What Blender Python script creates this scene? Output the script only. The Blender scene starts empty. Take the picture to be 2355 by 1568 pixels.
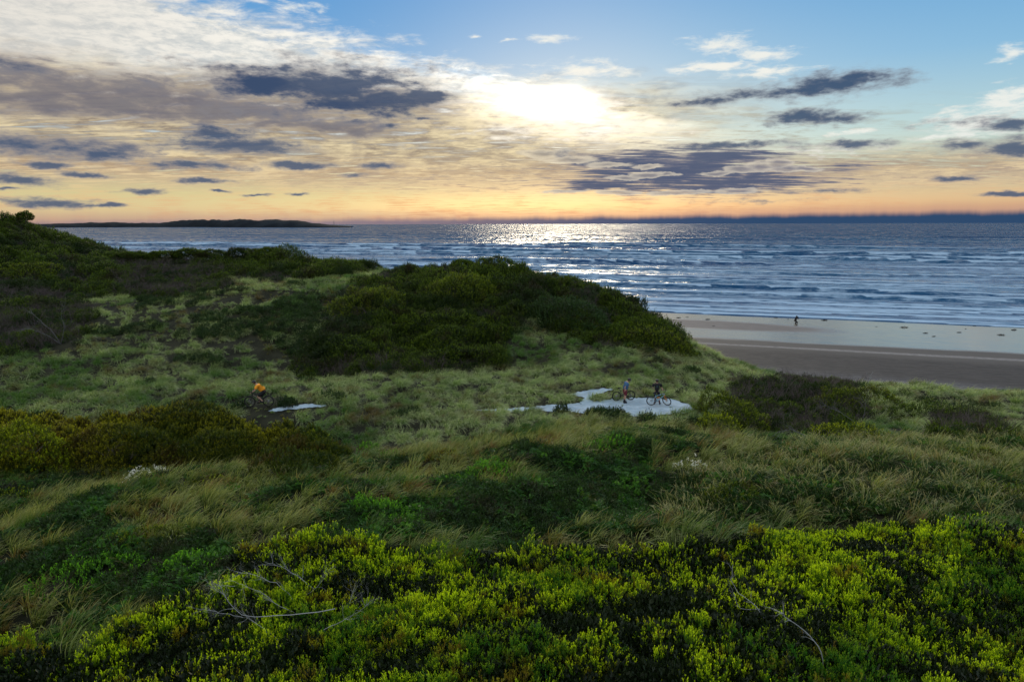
import bpy, bmesh, math, random
import numpy as np
from mathutils import Vector, Matrix, Euler


rnd = random.Random(7)
RNG = np.random.default_rng(11)
scene = bpy.context.scene
COL = scene.collection
R = math.radians

# ------------------------------------------------------------------ camera
CAM = np.array([0.0, 0.0, 18.8])
PITCH = R(9.72)
FPX = 683.0                                # focal length in pixels of a 1024 px wide picture
cam_d = bpy.data.cameras.new('camera')
cam_d.sensor_width = 36.0
cam_d.lens = 36.0 * FPX / 1024.0
cam_d.clip_end = 90000.0
cam_d.clip_start = 0.2
cam = bpy.data.objects.new('camera', cam_d)
COL.objects.link(cam)
cam.location = CAM
ROLL = R(-0.13)
cam.rotation_euler = (Matrix.Rotation(math.pi/2 - PITCH, 3, 'X') @ Matrix.Rotation(ROLL, 3, 'Z')).to_euler()
scene.camera = cam

# pixel helpers: the planning sketch is 2354 px wide, 1568 px high
K = 1024.0 / 2354.0
cp, sp = math.cos(PITCH), math.sin(PITCH)
def ray(u, v):
    """direction (world) of a point of the planning sketch"""
    x = (u*K - 512.0) / FPX
    y = (340.5 - v*K) / FPX
    c, s = math.cos(ROLL), math.sin(ROLL)
    x, y = x*c - y*s, x*s + y*c
    return np.array([x, cp + y*sp, -sp + y*cp])
def at_depth(u, v, Y):
    d = ray(u, v)
    return CAM + d * (Y / d[1])
def proj(P):
    P = np.atleast_2d(P) - CAM
    f = P[:, 1]*cp - P[:, 2]*sp
    up = P[:, 1]*sp + P[:, 2]*cp
    f = np.maximum(f, 0.1)
    x, y = P[:, 0]/f, up/f
    c, s = math.cos(-ROLL), math.sin(-ROLL)
    x, y = x*c - y*s, x*s + y*c
    return (x*FPX + 512.0)/K, (340.5 - y*FPX)/K

def srgb(h, k=1.0):
    h = h.lstrip('#')
    c = [int(h[i:i+2], 16)/255.0 for i in (0, 2, 4)]
    c = [x/12.92 if x <= 0.04045 else ((x+0.055)/1.055)**2.4 for x in c]
    return (c[0]*k, c[1]*k, c[2]*k, 1.0)

# ------------------------------------------------------------------ a small expression layer over shader nodes
class N:
    """wraps one output socket so that node graphs read like formulas"""
    nt = None
    def __init__(s, sock): s.s = sock
    @staticmethod
    def node(t, **kw):
        n = N.nt.nodes.new(t)
        for k, v in kw.items(): setattr(n, k, v)
        return n
    @staticmethod
    def setin(n, i, v):
        if isinstance(v, N): N.nt.links.new(v.s, n.inputs[i])
        elif v is not None: n.inputs[i].default_value = v
    @staticmethod
    def m(op, a, b=None, c=None, clamp=False):
        n = N.node('ShaderNodeMath', operation=op); n.use_clamp = clamp
        for i, v in enumerate((a, b, c)):
            N.setin(n, i, v)
        return N(n.outputs[0])
    @staticmethod
    def vm(op, a, b=None, c=None, out=0):
        n = N.node('ShaderNodeVectorMath', operation=op)
        for i, v in enumerate((a, b, c)):
            N.setin(n, i, v)
        return N(n.outputs[out])
    def __add__(s, o): return N.m('ADD', s, o)
    __radd__ = __add__
    def __sub__(s, o): return N.m('SUBTRACT', s, o)
    def __rsub__(s, o): return N.m('SUBTRACT', o, s)
    def __mul__(s, o): return N.m('MULTIPLY', s, o)
    __rmul__ = __mul__
    def __truediv__(s, o): return N.m('DIVIDE', s, o)
    def sat(s): return N.m('ADD', s, 0.0, clamp=True)
def smooth(x, a, b):
    n = N.node('ShaderNodeMapRange', interpolation_type='SMOOTHSTEP')
    N.setin(n, 0, x); n.inputs[1].default_value = a; n.inputs[2].default_value = b
    n.inputs[3].default_value = 0.0; n.inputs[4].default_value = 1.0
    return N(n.outputs[0])
def lin(x, a, b, c=0.0, d=1.0):
    n = N.node('ShaderNodeMapRange', interpolation_type='LINEAR')
    N.setin(n, 0, x); n.inputs[1].default_value = a; n.inputs[2].default_value = b
    n.inputs[3].default_value = c; n.inputs[4].default_value = d
    return N(n.outputs[0])
def mixc(f, a, b):
    n = N.node('ShaderNodeMix', data_type='RGBA', blend_type='MIX')
    n.clamp_factor = True
    N.setin(n, 0, f); N.setin(n, 6, a); N.setin(n, 7, b)
    return N(n.outputs[2])
def addc(f, a, b):
    n = N.node('ShaderNodeMix', data_type='RGBA', blend_type='ADD')
    n.clamp_factor = False
    N.setin(n, 0, f); N.setin(n, 6, a); N.setin(n, 7, b)
    return N(n.outputs[2])
def mulc(f, a, b):
    n = N.node('ShaderNodeMix', data_type='RGBA', blend_type='MULTIPLY')
    N.setin(n, 0, f); N.setin(n, 6, a); N.setin(n, 7, b)
    return N(n.outputs[2])
def noise(vec, scale, detail=4, rough=0.55, dist=0.0, col=False, lac=2.0):
    n = N.node('ShaderNodeTexNoise', noise_dimensions='3D')
    N.setin(n, 'Vector', vec)
    n.inputs['Scale'].default_value = scale; n.inputs['Detail'].default_value = detail
    n.inputs['Roughness'].default_value = rough; n.inputs['Distortion'].default_value = dist
    n.inputs['Lacunarity'].default_value = lac
    return N(n.outputs[1 if col else 0])
def vec(x, y, z=0.0):
    n = N.node('ShaderNodeCombineXYZ')
    N.setin(n, 0, x); N.setin(n, 1, y); N.setin(n, 2, z)
    return N(n.outputs[0])
def ramp(x, stops, interp='LINEAR'):
    n = N.node('ShaderNodeValToRGB')
    N.setin(n, 0, x)
    cr = n.color_ramp; cr.interpolation = interp
    while len(cr.elements) < len(stops): cr.elements.new(0.5)
    for e, (p, c) in zip(cr.elements, stops):
        e.position = p; e.color = c
    return N(n.outputs[0])

# ------------------------------------------------------------------ world: evening sky with its cloud layers
SUN_UV = (1275, 232)
sd = ray(*SUN_UV); sd = sd/np.linalg.norm(sd)
SUN_EL, SUN_AZ = math.asin(sd[2]), math.atan2(sd[0], sd[1])

def build_world():
    w = bpy.data.worlds.new('World'); scene.world = w; w.use_nodes = True
    nt = w.node_tree; nt.nodes.clear(); N.nt = nt
    out = N.node('ShaderNodeOutputWorld')
    bg = N.node('ShaderNodeBackground'); nt.links.new(bg.outputs[0], out.inputs[0])
    tc = N.node('ShaderNodeTexCoord')
    D = N(tc.outputs['Generated'])
    sx = N.node('ShaderNodeSeparateXYZ'); nt.links.new(D.s, sx.inputs[0])
    x, y, z = (N(sx.outputs[i]) for i in range(3))
    U = R(0.0365)                                  # one unit of the angle chart
    A = N.m('ARCTAN2', x, y) / U
    E = N.m('ARCSINE', z) / U
    def ae(u, v):
        d = ray(u, v); d = d/np.linalg.norm(d)
        return math.atan2(d[0], d[1])/U, math.asin(d[2])/U
    P = vec(A, E)
    # noise charts: flat angle chart (for single clouds) and a chart of a cloud deck seen in perspective (for sheets)
    wn = noise(N.vm('MULTIPLY', P, (1/150, 1/60, 1)), 1.0, 5, 0.62, col=True)
    warp = N.vm('MULTIPLY', N.vm('SUBTRACT', wn, (0.5, 0.5, 0.5)), (75, 26, 0))
    PW = N.vm('ADD', P, warp)
    wn2 = noise(N.vm('MULTIPLY', P, (1/34, 1/17, 1)), 1.0, 3, 0.6, col=True)
    PW = N.vm('ADD', PW, N.vm('MULTIPLY', N.vm('SUBTRACT', wn2, (0.5, 0.5, 0.5)), (22, 10, 0)))
    zz = N.m('MAXIMUM', z, 0.0) + 0.055
    deck = vec(x/zz, y/zz)
    def field(lst, base=None, src=PW):
        """max over blobs of 1 - elliptic distance"""
        f = base
        for b in lst:
            u, v, ru, rv = b[:4]; k = b[4] if len(b) > 4 else 1.0
            a, e = ae(u, v)
            c = math.cos(a*U)**1.0
            ru = ru * (0.6+0.4*c)
            q = N.vm('MULTIPLY_ADD', src, (1/ru, 1/rv, 0), (-a/ru, -e/rv, 0))
            l = N.vm('LENGTH', q, out=1)
            g = N.m('MULTIPLY_ADD', l, -k, k)
            f = g if f is None else N.m('SMOOTH_MAX', f, g, 0.12)
        return f
    # ---- clear air
    Ec = N.m('MAXIMUM', E, 0.0)
    def stops(l, k=1.0):      # (sketch v, colour)
        return [(max(0.0, min(1.0, p)), srgb(c, k)) for p, c in l]
    eN = Ec / 2465.0          # 0 horizon .. 1 zenith
    right = ramp(N.m('POWER', eN, 0.5), stops([(0, '#dc966c'), (0.11, '#d9aa82'), (0.16, '#dac39a'), (0.215, '#cfd9c4'), (0.28, '#b4d6dc'),
                                  (0.36, '#84bce2'), (0.44, '#62a6dc'), (0.65, '#74b0de'), (1, '#7ab4e0')]))
    left = ramp(N.m('POWER', eN, 0.5), stops([(0, '#dcae88'), (0.10, '#d9c296'), (0.16, '#d8cf9a'), (0.22, '#d9d4b4'), (0.28, '#a6cbe0'),
                                 (0.36, '#5ea6de'), (0.44, '#4a98d8'), (0.65, '#68aadc'), (1, '#7ab4e0')]))
    clear = mixc(smooth(A, -420, 520), left, right)
    # away from the sun the low sky turns grey blue
    back = ramp(N.m('POWER', eN, 0.5), stops([(0, '#a9adc0'), (0.2, '#a9bed4'), (0.5, '#86b4da'), (1, '#7ab4e0')]))
    clear = mixc(smooth(N.m('ABSOLUTE', A, 0.0), 1300, 3400), clear, back)
    sk = N.node('ShaderNodeTexSky', sky_type='NISHITA'); sk.sun_disc = False
    sk.sun_elevation = SUN_EL; sk.sun_rotation = SUN_AZ; sk.altitude = 20
    nish = N.vm('SCALE', N(sk.outputs[0])); nish.s.node.inputs['Scale'].default_value = 0.08
    clear = mixc(0.12, clear, nish)
    # ---- glow of the veiled sun
    sa, se = ae(*SUN_UV)
    q = N.vm('MULTIPLY_ADD', P, (1/480, 1/120, 0), (-sa/480, -(se-45)/120, 0))
    g_wide = N.m('EXPONENT', N.vm('DOT_PRODUCT', q, q, out=1) * -1.0)
    col = mixc(g_wide*0.28, clear, srgb('#fff0d0', 1.0))
    nA = noise(deck, 5.5, 7, 0.68, 0.4)            # ragged sheet texture
    nB = noise(N.vm('MULTIPLY', deck, (0.8, 2.6, 1)), 2.2, 6, 0.62, 0.6)
    nC = noise(N.vm('MULTIPLY', P, (1/120, 1/34, 1)), 1.0, 7, 0.62, 0.3)
    nD = noise(N.vm('MULTIPLY', P, (1/55, 1/20, 1)), 1.0, 5, 0.6, 0.2)
    nB = (nB - 0.5)*1.35 + 0.5
    # ---- high white sheet, left of a line that runs from top left-centre down to the sun
    a0, e0 = ae(560, 10); a1, e1 = ae(1180, 190)
    L = math.hypot(a1-a0, e1-e0); nx, ny = (e1-e0)/L, -(a1-a0)/L      # distance below / left of that line
    dline = N.vm('DOT_PRODUCT', PW, (nx, ny, 0), out=1) - (a0*nx + e0*ny)
    sheet = N.m('MAXIMUM', N.m('MINIMUM', dline/75.0, 1.3), smooth(E, 500, 800)*0.45 - 0.3*(1.0-smooth(E, 480, 520)) - 9.0*(1.0-smooth(E, 470, 480))) + 0.45 + (nA-0.5)*2.2 + (nB-0.5)*1.2 + (nD-0.5)*0.8  # second term adds unseen overhead cloud to brighten the land
    topfade = 1.0 - smooth(E, 900, 2200)*0.35
    sheet = smooth(sheet, 0.0, 1.2) * smooth(E, 120, 250) * topfade * (1.0-smooth(A, 60, 420)*(1.0-smooth(E, 480, 800)))
    nF = noise(N.vm('MULTIPLY', P, (1/30, 1/9, 1)), 1.0, 5, 0.7, 0.5)
    white = mixc(smooth(nA*0.4+nD*0.25+nF*0.35, 0.40, 0.58), srgb('#d0d4d2'), srgb('#fbf6ea', 1.05))
    white = mixc(smooth(A, -400, -1000)*0.5, white, srgb('#d9d0c2'))
    col = mixc(sheet*0.93, col, mixc(smooth(E, 480, 900), white, (1.05, 1.06, 1.08, 1)))
    # ---- cream and brown streaked layer below it
    lowband = smooth(E, 40, 120) * (1.0 - smooth(E + (nC-0.5)*130, 235, 330))
    lw = lowband * (1.0 - smooth(A + (nC-0.5)*300, 120, 620)*smooth(E, 95, 175))
    st = mixc(smooth(nC*0.5 + nB*0.3 + nD*0.2, 0.42, 0.58), srgb('#8a7868'), srgb('#f3dfb0', 1.0))
    st = mixc(smooth(E, 170, 60), st, mixc(smooth(nC*0.5+nB*0.5, 0.4, 0.6), srgb('#b08a74'), srgb('#e3c497')))
    col = mixc((lw * smooth(nB*0.5+nC*0.5, 0.28, 0.5)*0.92).sat(), col, st)
    # fine dark streaks over the band right of the sun and on the far right
    sr = smooth(nA*0.45 + nB*0.35 + nD*0.2, 0.47, 0.62) * smooth(E, 50, 90)*(1.0-smooth(E + (nC-0.5)*60, 190, 270))*smooth(A, -900, -100)*(1.0-smooth(A, 300, 1100)*smooth(E, 110, 180))
    col = mixc(sr*0.7, col, mixc(smooth(E, 90, 200), srgb('#9a8a86'), srgb('#a2937a')))
    # orange flames low over the horizon
    fl = smooth(nB*0.45 + nC*0.55, 0.47, 0.62) * (1.0 - smooth(E, 30, 105))
    orx = N.m('EXPONENT', N.m('POWER', (A-60)/560.0, 2.0) * -1.0)
    col = mixc(fl*0.6, col, mixc(orx, srgb('#e2b488'), srgb('#ee9f68')))
    # ---- glare of the sun through the sheet
    q = N.vm('MULTIPLY_ADD', PW, (1/235, 1/60, 0), (-(sa-5)/235, -(se-10)/60, 0))
    q = N.vm('ADD', q, vec(0, (A-sa)/340.0))
    g2 = N.m('EXPONENT', N.vm('DOT_PRODUCT', q, q, out=1) * -1.0)
    col = addc(g2*(0.0+1.5*nA)*smooth(dline + (nA-0.5)*60, -14, 16), col, (1.15, 1.08, .92, 1))
    q = N.vm('MULTIPLY_ADD', P, (1/75, 1/24, 0), (-sa/75, -se/24, 0))
    g3 = N.m('EXPONENT', N.vm('DOT_PRODUCT', q, q, out=1) * -1.0)
    col = addc(g3, col, (3.5, 3.1, 2.4, 1))
    # ---- pale thin wisps
    wisps = field([(1265, 90, 62, 13), (1340, 165, 120, 26, .8), (1660, 96, 90, 24, .8), (1740, 126, 110, 16), (1650, 152, 130, 18), (1760, 165, 110, 14, .8), (1100, 84, 26, 6), (1170, 92, 30, 5),
                   (2335, 118, 48, 18), (2240, 280, 120, 36), (2310, 240, 90, 32), (2350, 215, 60, 12), (2170, 312, 80, 10), (1960, 305, 60, 8),
                   (1420, 235, 70, 16, .7), (700, 12, 60, 12, .7), (1300, 300, 260, 26, .7), (1900, 340, 160, 14, .6)])
    ws = N.m('ADD', wisps, (nD-0.5)*1.6 + (nA-0.5)*2.4)
    col = mixc(smooth(ws, 0.0, 1.0)*0.92, col, mixc(g_wide, srgb('#eef0ea', 1.0), srgb('#fff4e0', 1.15)))
    # ---- purple sheet right of centre
    pur = field([(1560, 395, 330, 62), (1450, 375, 220, 44), (1680, 420, 260, 36), (1400, 425, 190, 22), (1850, 385, 200, 20, .6), (1650, 362, 200, 20)])
    ps = N.m('ADD', pur, (nB-0.5)*1.5 + (nC-0.5)*1.1)
    pm = smooth(ps, 0.08, 0.62)
    col = mixc(pm*0.95, col, mixc(smooth(ps, 0.15, 0.8), srgb('#8f8890'), srgb('#4a5876')))
    # ---- grey violet mass on the left
    gm = field([(180, 215, 260, 60), (420, 225, 230, 52), (60, 160, 90, 34), (560, 250, 300, 44), (760, 292, 190, 24), (120, 340, 190, 36), (560, 195, 130, 36), (90, 235, 180, 40), (300, 250, 260, 30, .9), (640, 285, 220, 20, .8)])
    gs = N.m('ADD', gm, (nC-0.5)*2.6 + (nD-0.5)*1.4 + 0.15)
    gmask = smooth(gs, 0.0, 0.85)
    col = mixc(gmask*0.9, col, mixc(smooth(gs, 0.2, 1.2), srgb('#a3988f'), srgb('#6a6976')))
    # ---- small lit cumulus tops in front of the purple sheet
    puff = field([(1440, 407, 60, 7), (1490, 400, 46, 10), (1540, 401, 30, 6), (1640, 400, 50, 6), (1700, 391, 46, 9), (1750, 383, 40, 13), (1790, 376, 34, 13), (1815, 388, 46, 8), (1855, 386, 40, 7), (1300, 440, 60, 6, .7), (1420, 443, 70, 7), (1560, 443, 90, 7), (1700, 440, 60, 8), (1250, 352, 60, 12), (1310, 366, 80, 10, .9), (1400, 376, 60, 8, .8), (1490, 380, 40, 6, .8)])
    pfs = N.m('ADD', puff, (nD-0.5)*0.7)
    pf = smooth(pfs, 0.0, 0.3)
    col = mixc(pf*0.72, col, mixc(smooth(pfs, 0.2, 0.9), mixc(g_wide, srgb('#c9c2b8'), srgb('#f1e2c2')), mixc(g_wide, srgb('#8d8a93'), srgb('#a9a08f'))))
    # ---- dark slate clouds
    darks = [(770, 205, 300, 72), (640, 200, 220, 40), (880, 228, 180, 50), (985, 222, 72, 26), (560, 160, 110, 20, .6), (720, 172, 120, 28), (800, 240, 130, 26),
             (500, 306, 110, 20), (540, 334, 190, 22), (440, 378, 125, 16), (700, 378, 95, 12), (865, 380, 66, 9, .7), (833, 402, 55, 9, .7),
             (130, 342, 170, 30, .8), (220, 352, 80, 24, .8), (105, 380, 62, 10), (50, 415, 80, 14), (120, 468, 110, 13), (200, 400, 60, 7), (25, 437, 40, 5), (320, 438, 60, 8), (240, 470, 50, 6), (470, 416, 66, 8), (500, 436, 28, 4), (590, 446, 34, 4), (690, 445, 30, 4),
             (1930, 190, 150, 28), (1840, 208, 150, 24, .85), (1730, 215, 110, 16, .55), (1640, 230, 120, 14, .45), (2000, 184, 60, 14, .8), (1840, 268, 90, 20), (1930, 273, 70, 15, .8), (1690, 333, 160, 14, .85), (1820, 335, 80, 10, .6), (1960, 332, 90, 11, .8),
             (1280, 350, 60, 14, .5), (2200, 280, 90, 12, .6), (2320, 285, 80, 12, .9), (2340, 335, 80, 22, .9), (2230, 328, 70, 12, .8), (2205, 408, 42, 7), (2330, 440, 80, 6), (1760, 462, 120, 6, .6), (1900, 440, 120, 6, .5), (40, 150, 70, 16, .5), (905, 285, 32, 10, .7), (980, 270, 40, 6, .6)]
    df = field(darks)
    nE = noise(N.vm('MULTIPLY', P, (1/26, 1/11, 1)), 1.0, 5, 0.65, 0.3)
    ds = N.m('ADD', df, (nC-0.5)*1.7 + (nD-0.5)*1.2 + (nE-0.5)*0.6 + 0.06)
    dm = smooth(ds, -0.05, 0.75)
    dcol = mixc(smooth(ds, 0.15, 0.9), srgb('#8f8d92'), mixc(smooth(E, 260, 130), srgb('#33496a'), srgb('#4c5d78')))
    col = mixc(dm*0.93, col, dcol)
    # ---- bank of cloud on the horizon, thicker to the right
    top = lin(A, -1000, 900, 6, 21) + (noise(vec(A/60.0, A*0.013, 3.0), 1.0, 5, 0.6)-0.5)*13
    bk = 1.0 - smooth(E - top, -9.0, 6.0)
    soft = 1.0 - smooth(E - top, -1, 26)
    col = mixc(soft*0.45, col, srgb('#a3838a'))
    col = mixc(bk*lin(A, -1000, 300, 0.6, 1.0), col, mixc(smooth(A, -500, 600), srgb('#746f86'), srgb('#2f4a6c')))
    nt.links.new(col.s, bg.inputs[0]); bg.inputs[1].default_value = 1.0
    w.cycles.sampling_method = 'MANUAL'; w.cycles.sample_map_resolution = 512
build_world()

sun_d = bpy.data.lights.new('sun', 'SUN'); sun_d.energy = 1.0; sun_d.angle = R(14.0); sun_d.color = (1.0, 0.86, 0.62)
sun = bpy.data.objects.new('sun', sun_d); COL.objects.link(sun)
sun.rotation_euler = Vector((-sd[0], -sd[1], -sd[2])).to_track_quat('-Z', 'Y').to_euler()
vs = scene.view_settings
vs.view_transform = 'Standard'; vs.look = 'None'; vs.exposure = 0.0; vs.gamma = 1.0; vs.use_curve_mapping = False
scene.cycles.max_bounces = 6; scene.cycles.diffuse_bounces = 2; scene.cycles.glossy_bounces = 2; scene.cycles.transmission_bounces = 3
scene.cycles.transparent_max_bounces = 4
scene.cycles.caustics_reflective = False; scene.cycles.caustics_refractive = False

# ------------------------------------------------------------------ numeric helpers
def vnoise(x, y, seed=0):
    """smooth 2-D value noise, -1..1"""
    xi, yi = np.floor(x).astype(np.int64), np.floor(y).astype(np.int64)
    fx, fy = x-xi, y-yi
    fx = fx*fx*(3-2*fx); fy = fy*fy*(3-2*fy)
    def h(a, b):
        n = (a*374761393 + b*668265263 + seed*1442695041) & 0xffffffff
        n = ((n ^ (n >> 13)) * 1274126177) & 0xffffffff
        n = (n ^ (n >> 16)) & 0xffffff
        return n/8388607.5 - 1.0
    return ((h(xi, yi)*(1-fx) + h(xi+1, yi)*fx)*(1-fy) + (h(xi, yi+1)*(1-fx) + h(xi+1, yi+1)*fx)*fy)
def fbm(x, y, seed=0, o=4, g=0.5):
    t, a, f = 0.0, 1.0, 1.0
    for i in range(o):
        t = t + a*vnoise(x*f+i*17.3, y*f-i*9.1, seed+i); a *= g; f *= 2.03
    return t
def inpoly(u, v, poly):
    u, v = np.asarray(u, float), np.asarray(v, float)
    r = np.zeros(u.shape, bool); n = len(poly)
    for i in range(n):
        (x1, y1), (x2, y2) = poly[i], poly[(i+1) % n]
        c = ((y1 > v) != (y2 > v)) & (u < (x2-x1)*(v-y1)/((y2-y1) or 1e-9)+x1)
        r ^= c
    return r
def build_mesh(name, verts, faces, mat=None, attrs=None, smoothf=False, tri=None):
    """faces: int array (n,4) (and/or tri (m,3)); attrs: {name: float per vertex}"""
    me = bpy.data.meshes.new(name)
    verts = np.asarray(verts, np.float32)
    me.vertices.add(len(verts)); me.vertices.foreach_set('co', verts.ravel())
    q = np.asarray(faces, np.int32).reshape(-1, 4) if faces is not None and len(faces) else np.zeros((0, 4), np.int32)
    t = np.asarray(tri, np.int32).reshape(-1, 3) if tri is not None and len(tri) else np.zeros((0, 3), np.int32)
    loops = np.concatenate([q.ravel(), t.ravel()])
    me.loops.add(len(loops)); me.loops.foreach_set('vertex_index', loops)
    ls = np.concatenate([np.arange(len(q))*4, len(q)*4 + np.arange(len(t))*3]).astype(np.int32)
    me.polygons.add(len(ls)); me.polygons.foreach_set('loop_start', ls)
    if smoothf: me.polygons.foreach_set('use_smooth', np.ones(len(ls), bool))
    me.update(calc_edges=True)
    for k, a in (attrs or {}).items():
        at = me.attributes.new(k, 'FLOAT', 'POINT'); at.data.foreach_set('value', np.asarray(a, np.float32))
    if mat: me.materials.append(mat)
    return me
def link(name, me, parent=None, loc=None, rz=None, **props):
    o = bpy.data.objects.new(name, me); COL.objects.link(o)
    if parent is not None: o.parent = parent
    if loc is not None: o.location = loc
    if rz is not None: o.rotation_euler = (0, 0, rz)
    for k, v in props.items(): o[k] = v
    return o
def norm(v):
    return v/np.maximum(np.linalg.norm(v, axis=-1, keepdims=True), 1e-9)

# ------------------------------------------------------------------ materials
def new_mat(name):
    m = bpy.data.materials.new(name); m.use_nodes = True
    nt = m.node_tree; nt.nodes.clear(); N.nt = nt
    out = N.node('ShaderNodeOutputMaterial')
    return m, nt, out
def principled(nt, out, color, rough=0.6, spec=0.5, metal=0.0, normal=None, link_out=True):
    b = N.node('ShaderNodeBsdfPrincipled')
    N.setin(b, 'Base Color', color); N.setin(b, 'Roughness', rough)
    b.inputs['Specular IOR Level'].default_value = spec; b.inputs['Metallic'].default_value = metal
    if normal is not None: N.setin(b, 'Normal', normal)
    if link_out: nt.links.new(b.outputs[0], out.inputs[0])
    return b
def attr(name, t='GEOMETRY'):
    n = N.node('ShaderNodeAttribute', attribute_type=t, attribute_name=name)
    return N(n.outputs['Fac'])
def geo_pos():
    return N(N.node('ShaderNodeNewGeometry').outputs['Position'])
def leaf_mat(name, cols, dead=None, dead_amt=0.5, patch=None, patch_scale=0.25, trans=0.4, rough=0.5, spec=0.3, tipc=None, tip_pow=1.0, spread=0.7):
    """cols: list of base colours picked by a random number kept per leaf; patches of another colour by place"""
    g_ = 1.2
    f_ = lambda c: None if c is None else tuple(min(.8, x*g_) for x in c[:3]) + (1,)
    cols = [f_(c) for c in cols]; dead, patch, tipc = f_(dead), f_(patch), f_(tipc)
    m, nt, out = new_mat(name)
    var = attr('var'); tip = attr('tip'); P = geo_pos()
    oi = N.node('ShaderNodeObjectInfo'); r = N(oi.outputs['Random'])
    n1 = noise(P, patch_scale, 3, 0.6)
    v = (var*spread + r*(1-spread) + (n1-0.5)*0.5).sat()
    c = ramp(v, [(i/(len(cols)-1), col) for i, col in enumerate(cols)])
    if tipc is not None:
        c = mixc(N.m('POWER', tip, tip_pow), c, tipc)  # lighter tips over dark lower leaves: new growth, plus light and shade painted in
    if patch is not None:
        n2 = noise(P, patch_scale*0.6, 3, 0.6)
        c = mixc(smooth(n2, 0.47, 0.62)*0.8, c, patch)
    if dead is not None:
        n3 = noise(N.vm('ADD', P, (31.0, 7.0, 3.0)), patch_scale*2.2, 4, 0.65)
        c = mixc(smooth(n3 + var*0.08, 0.56, 0.7)*dead_amt, c, dead)
    b = principled(nt, out, c, rough, spec, link_out=False)
    tr = N.node('ShaderNodeBsdfTranslucent'); N.setin(tr, 0, mulc(1.0, c, (1.5, 1.45, 0.8, 1)))
    mx = N.node('ShaderNodeMixShader'); mx.inputs[0].default_value = trans
    nt.links.new(b.outputs[0], mx.inputs[1]); nt.links.new(tr.outputs[0], mx.inputs[2]); nt.links.new(mx.outputs[0], out.inputs[0])
    return m
def lc(r, g, b): return (r, g, b, 1.0)
MAT = {}
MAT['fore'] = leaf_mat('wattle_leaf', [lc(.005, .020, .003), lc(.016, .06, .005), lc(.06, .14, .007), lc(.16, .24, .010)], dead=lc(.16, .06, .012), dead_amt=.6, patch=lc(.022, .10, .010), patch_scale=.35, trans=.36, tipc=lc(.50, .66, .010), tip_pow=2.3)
MAT['under'] = leaf_mat('old_leaf', [lc(.004, .008, .003), lc(.008, .016, .004), lc(.014, .024, .006)], trans=.1)  # near-black leaf colour stands in for the shade in the thicket gaps
MAT['mound'] = leaf_mat('heath_leaf', [lc(.004, .007, .002), lc(.012, .018, .003), lc(.038, .045, .004), lc(.10, .098, .007)], dead=lc(.06, .026, .011), dead_amt=.6, patch=lc(.02, .042, .005), patch_scale=.12, trans=.3, tipc=lc(.27, .26, .012), tip_pow=3.0)
MAT['lemon'] = leaf_mat('lemon_leaf', [lc(.006, .013, .002), lc(.024, .042, .004), lc(.07, .095, .006), lc(.14, .17, .008)], trans=.32, patch_scale=.4, tipc=lc(.28, .34, .010), tip_pow=2.6)
MAT['dark'] = leaf_mat('dark_leaf', [lc(.004, .009, .002), lc(.010, .022, .003), lc(.028, .050, .005), lc(.065, .10, .007)], dead=lc(.03, .024, .013), dead_amt=.85, patch=lc(.012, .026, .007), patch_scale=.14, trans=.3, tipc=lc(.09, .14, .008), tip_pow=2.8)
MAT['fern'] = leaf_mat('fern_frond', [lc(.012, .045, .010), lc(.03, .10, .012), lc(.06, .17, .018), lc(.10, .22, .025)], patch_scale=.4, trans=.42)
MAT['herb'] = leaf_mat('herb_leaf', [lc(.006, .015, .005), lc(.014, .032, .009), lc(.03, .06, .014), lc(.04, .10, .02)], dead=lc(.05, .033, .03), patch_scale=.25, trans=.25)
MAT['fernd'] = leaf_mat('shade_fern', [lc(.007, .026, .006), lc(.018, .065, .010), lc(.042, .12, .014), lc(.08, .19, .02)], dead=lc(.07, .04, .02), dead_amt=.6, patch_scale=.3, trans=.38)
MAT['olive'] = leaf_mat('olive_leaf', [lc(.004, .010, .002), lc(.014, .028, .003), lc(.045, .07, .005), lc(.09, .13, .007)], dead=lc(.05, .035, .015), dead_amt=.6, patch_scale=.3, trans=.3, tipc=lc(.15, .20, .009), tip_pow=2.6)
MAT['shadeg'] = leaf_mat('green_leaf', [lc(.005, .022, .004), lc(.018, .07, .008), lc(.05, .14, .011), lc(.09, .22, .015)], patch_scale=.5, trans=.32, tipc=lc(.16, .42, .018), tip_pow=2.2)
MAT['twig'] = leaf_mat('grey_twig', [lc(.035, .028, .026), lc(.065, .05, .048), lc(.10, .082, .08), lc(.07, .045, .03)], trans=.05, rough=.8)
MAT['branch'] = leaf_mat('dead_wood', [lc(.14, .145, .15), lc(.22, .23, .24), lc(.28, .29, .30), lc(.17, .15, .14)], trans=.0, rough=.8)
MAT['greyw'] = leaf_mat('weathered_twig', [lc(.07, .07, .07), lc(.10, .10, .105), lc(.13, .13, .135), lc(.09, .08, .075)], trans=.0, rough=.85)
MAT['vgrass'] = leaf_mat('marram_grass', [lc(.006, .020, .004), lc(.028, .075, .014), lc(.10, .18, .045), lc(.24, .33, .11)], dead=lc(.11, .075, .03), dead_amt=.9, patch=lc(.035, .11, .010), patch_scale=.12, trans=.38, tipc=lc(.62, .74, .34), tip_pow=2.4, spread=.45)
MAT['ngrass'] = leaf_mat('tussock_grass', [lc(.006, .022, .005), lc(.022, .06, .010), lc(.07, .12, .022), lc(.22, .24, .06)], dead=lc(.15, .075, .025), dead_amt=.75, patch=lc(.022, .08, .010), patch_scale=.26, trans=.38, tipc=lc(.42, .42, .15), tip_pow=2.8, spread=.8)
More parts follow.
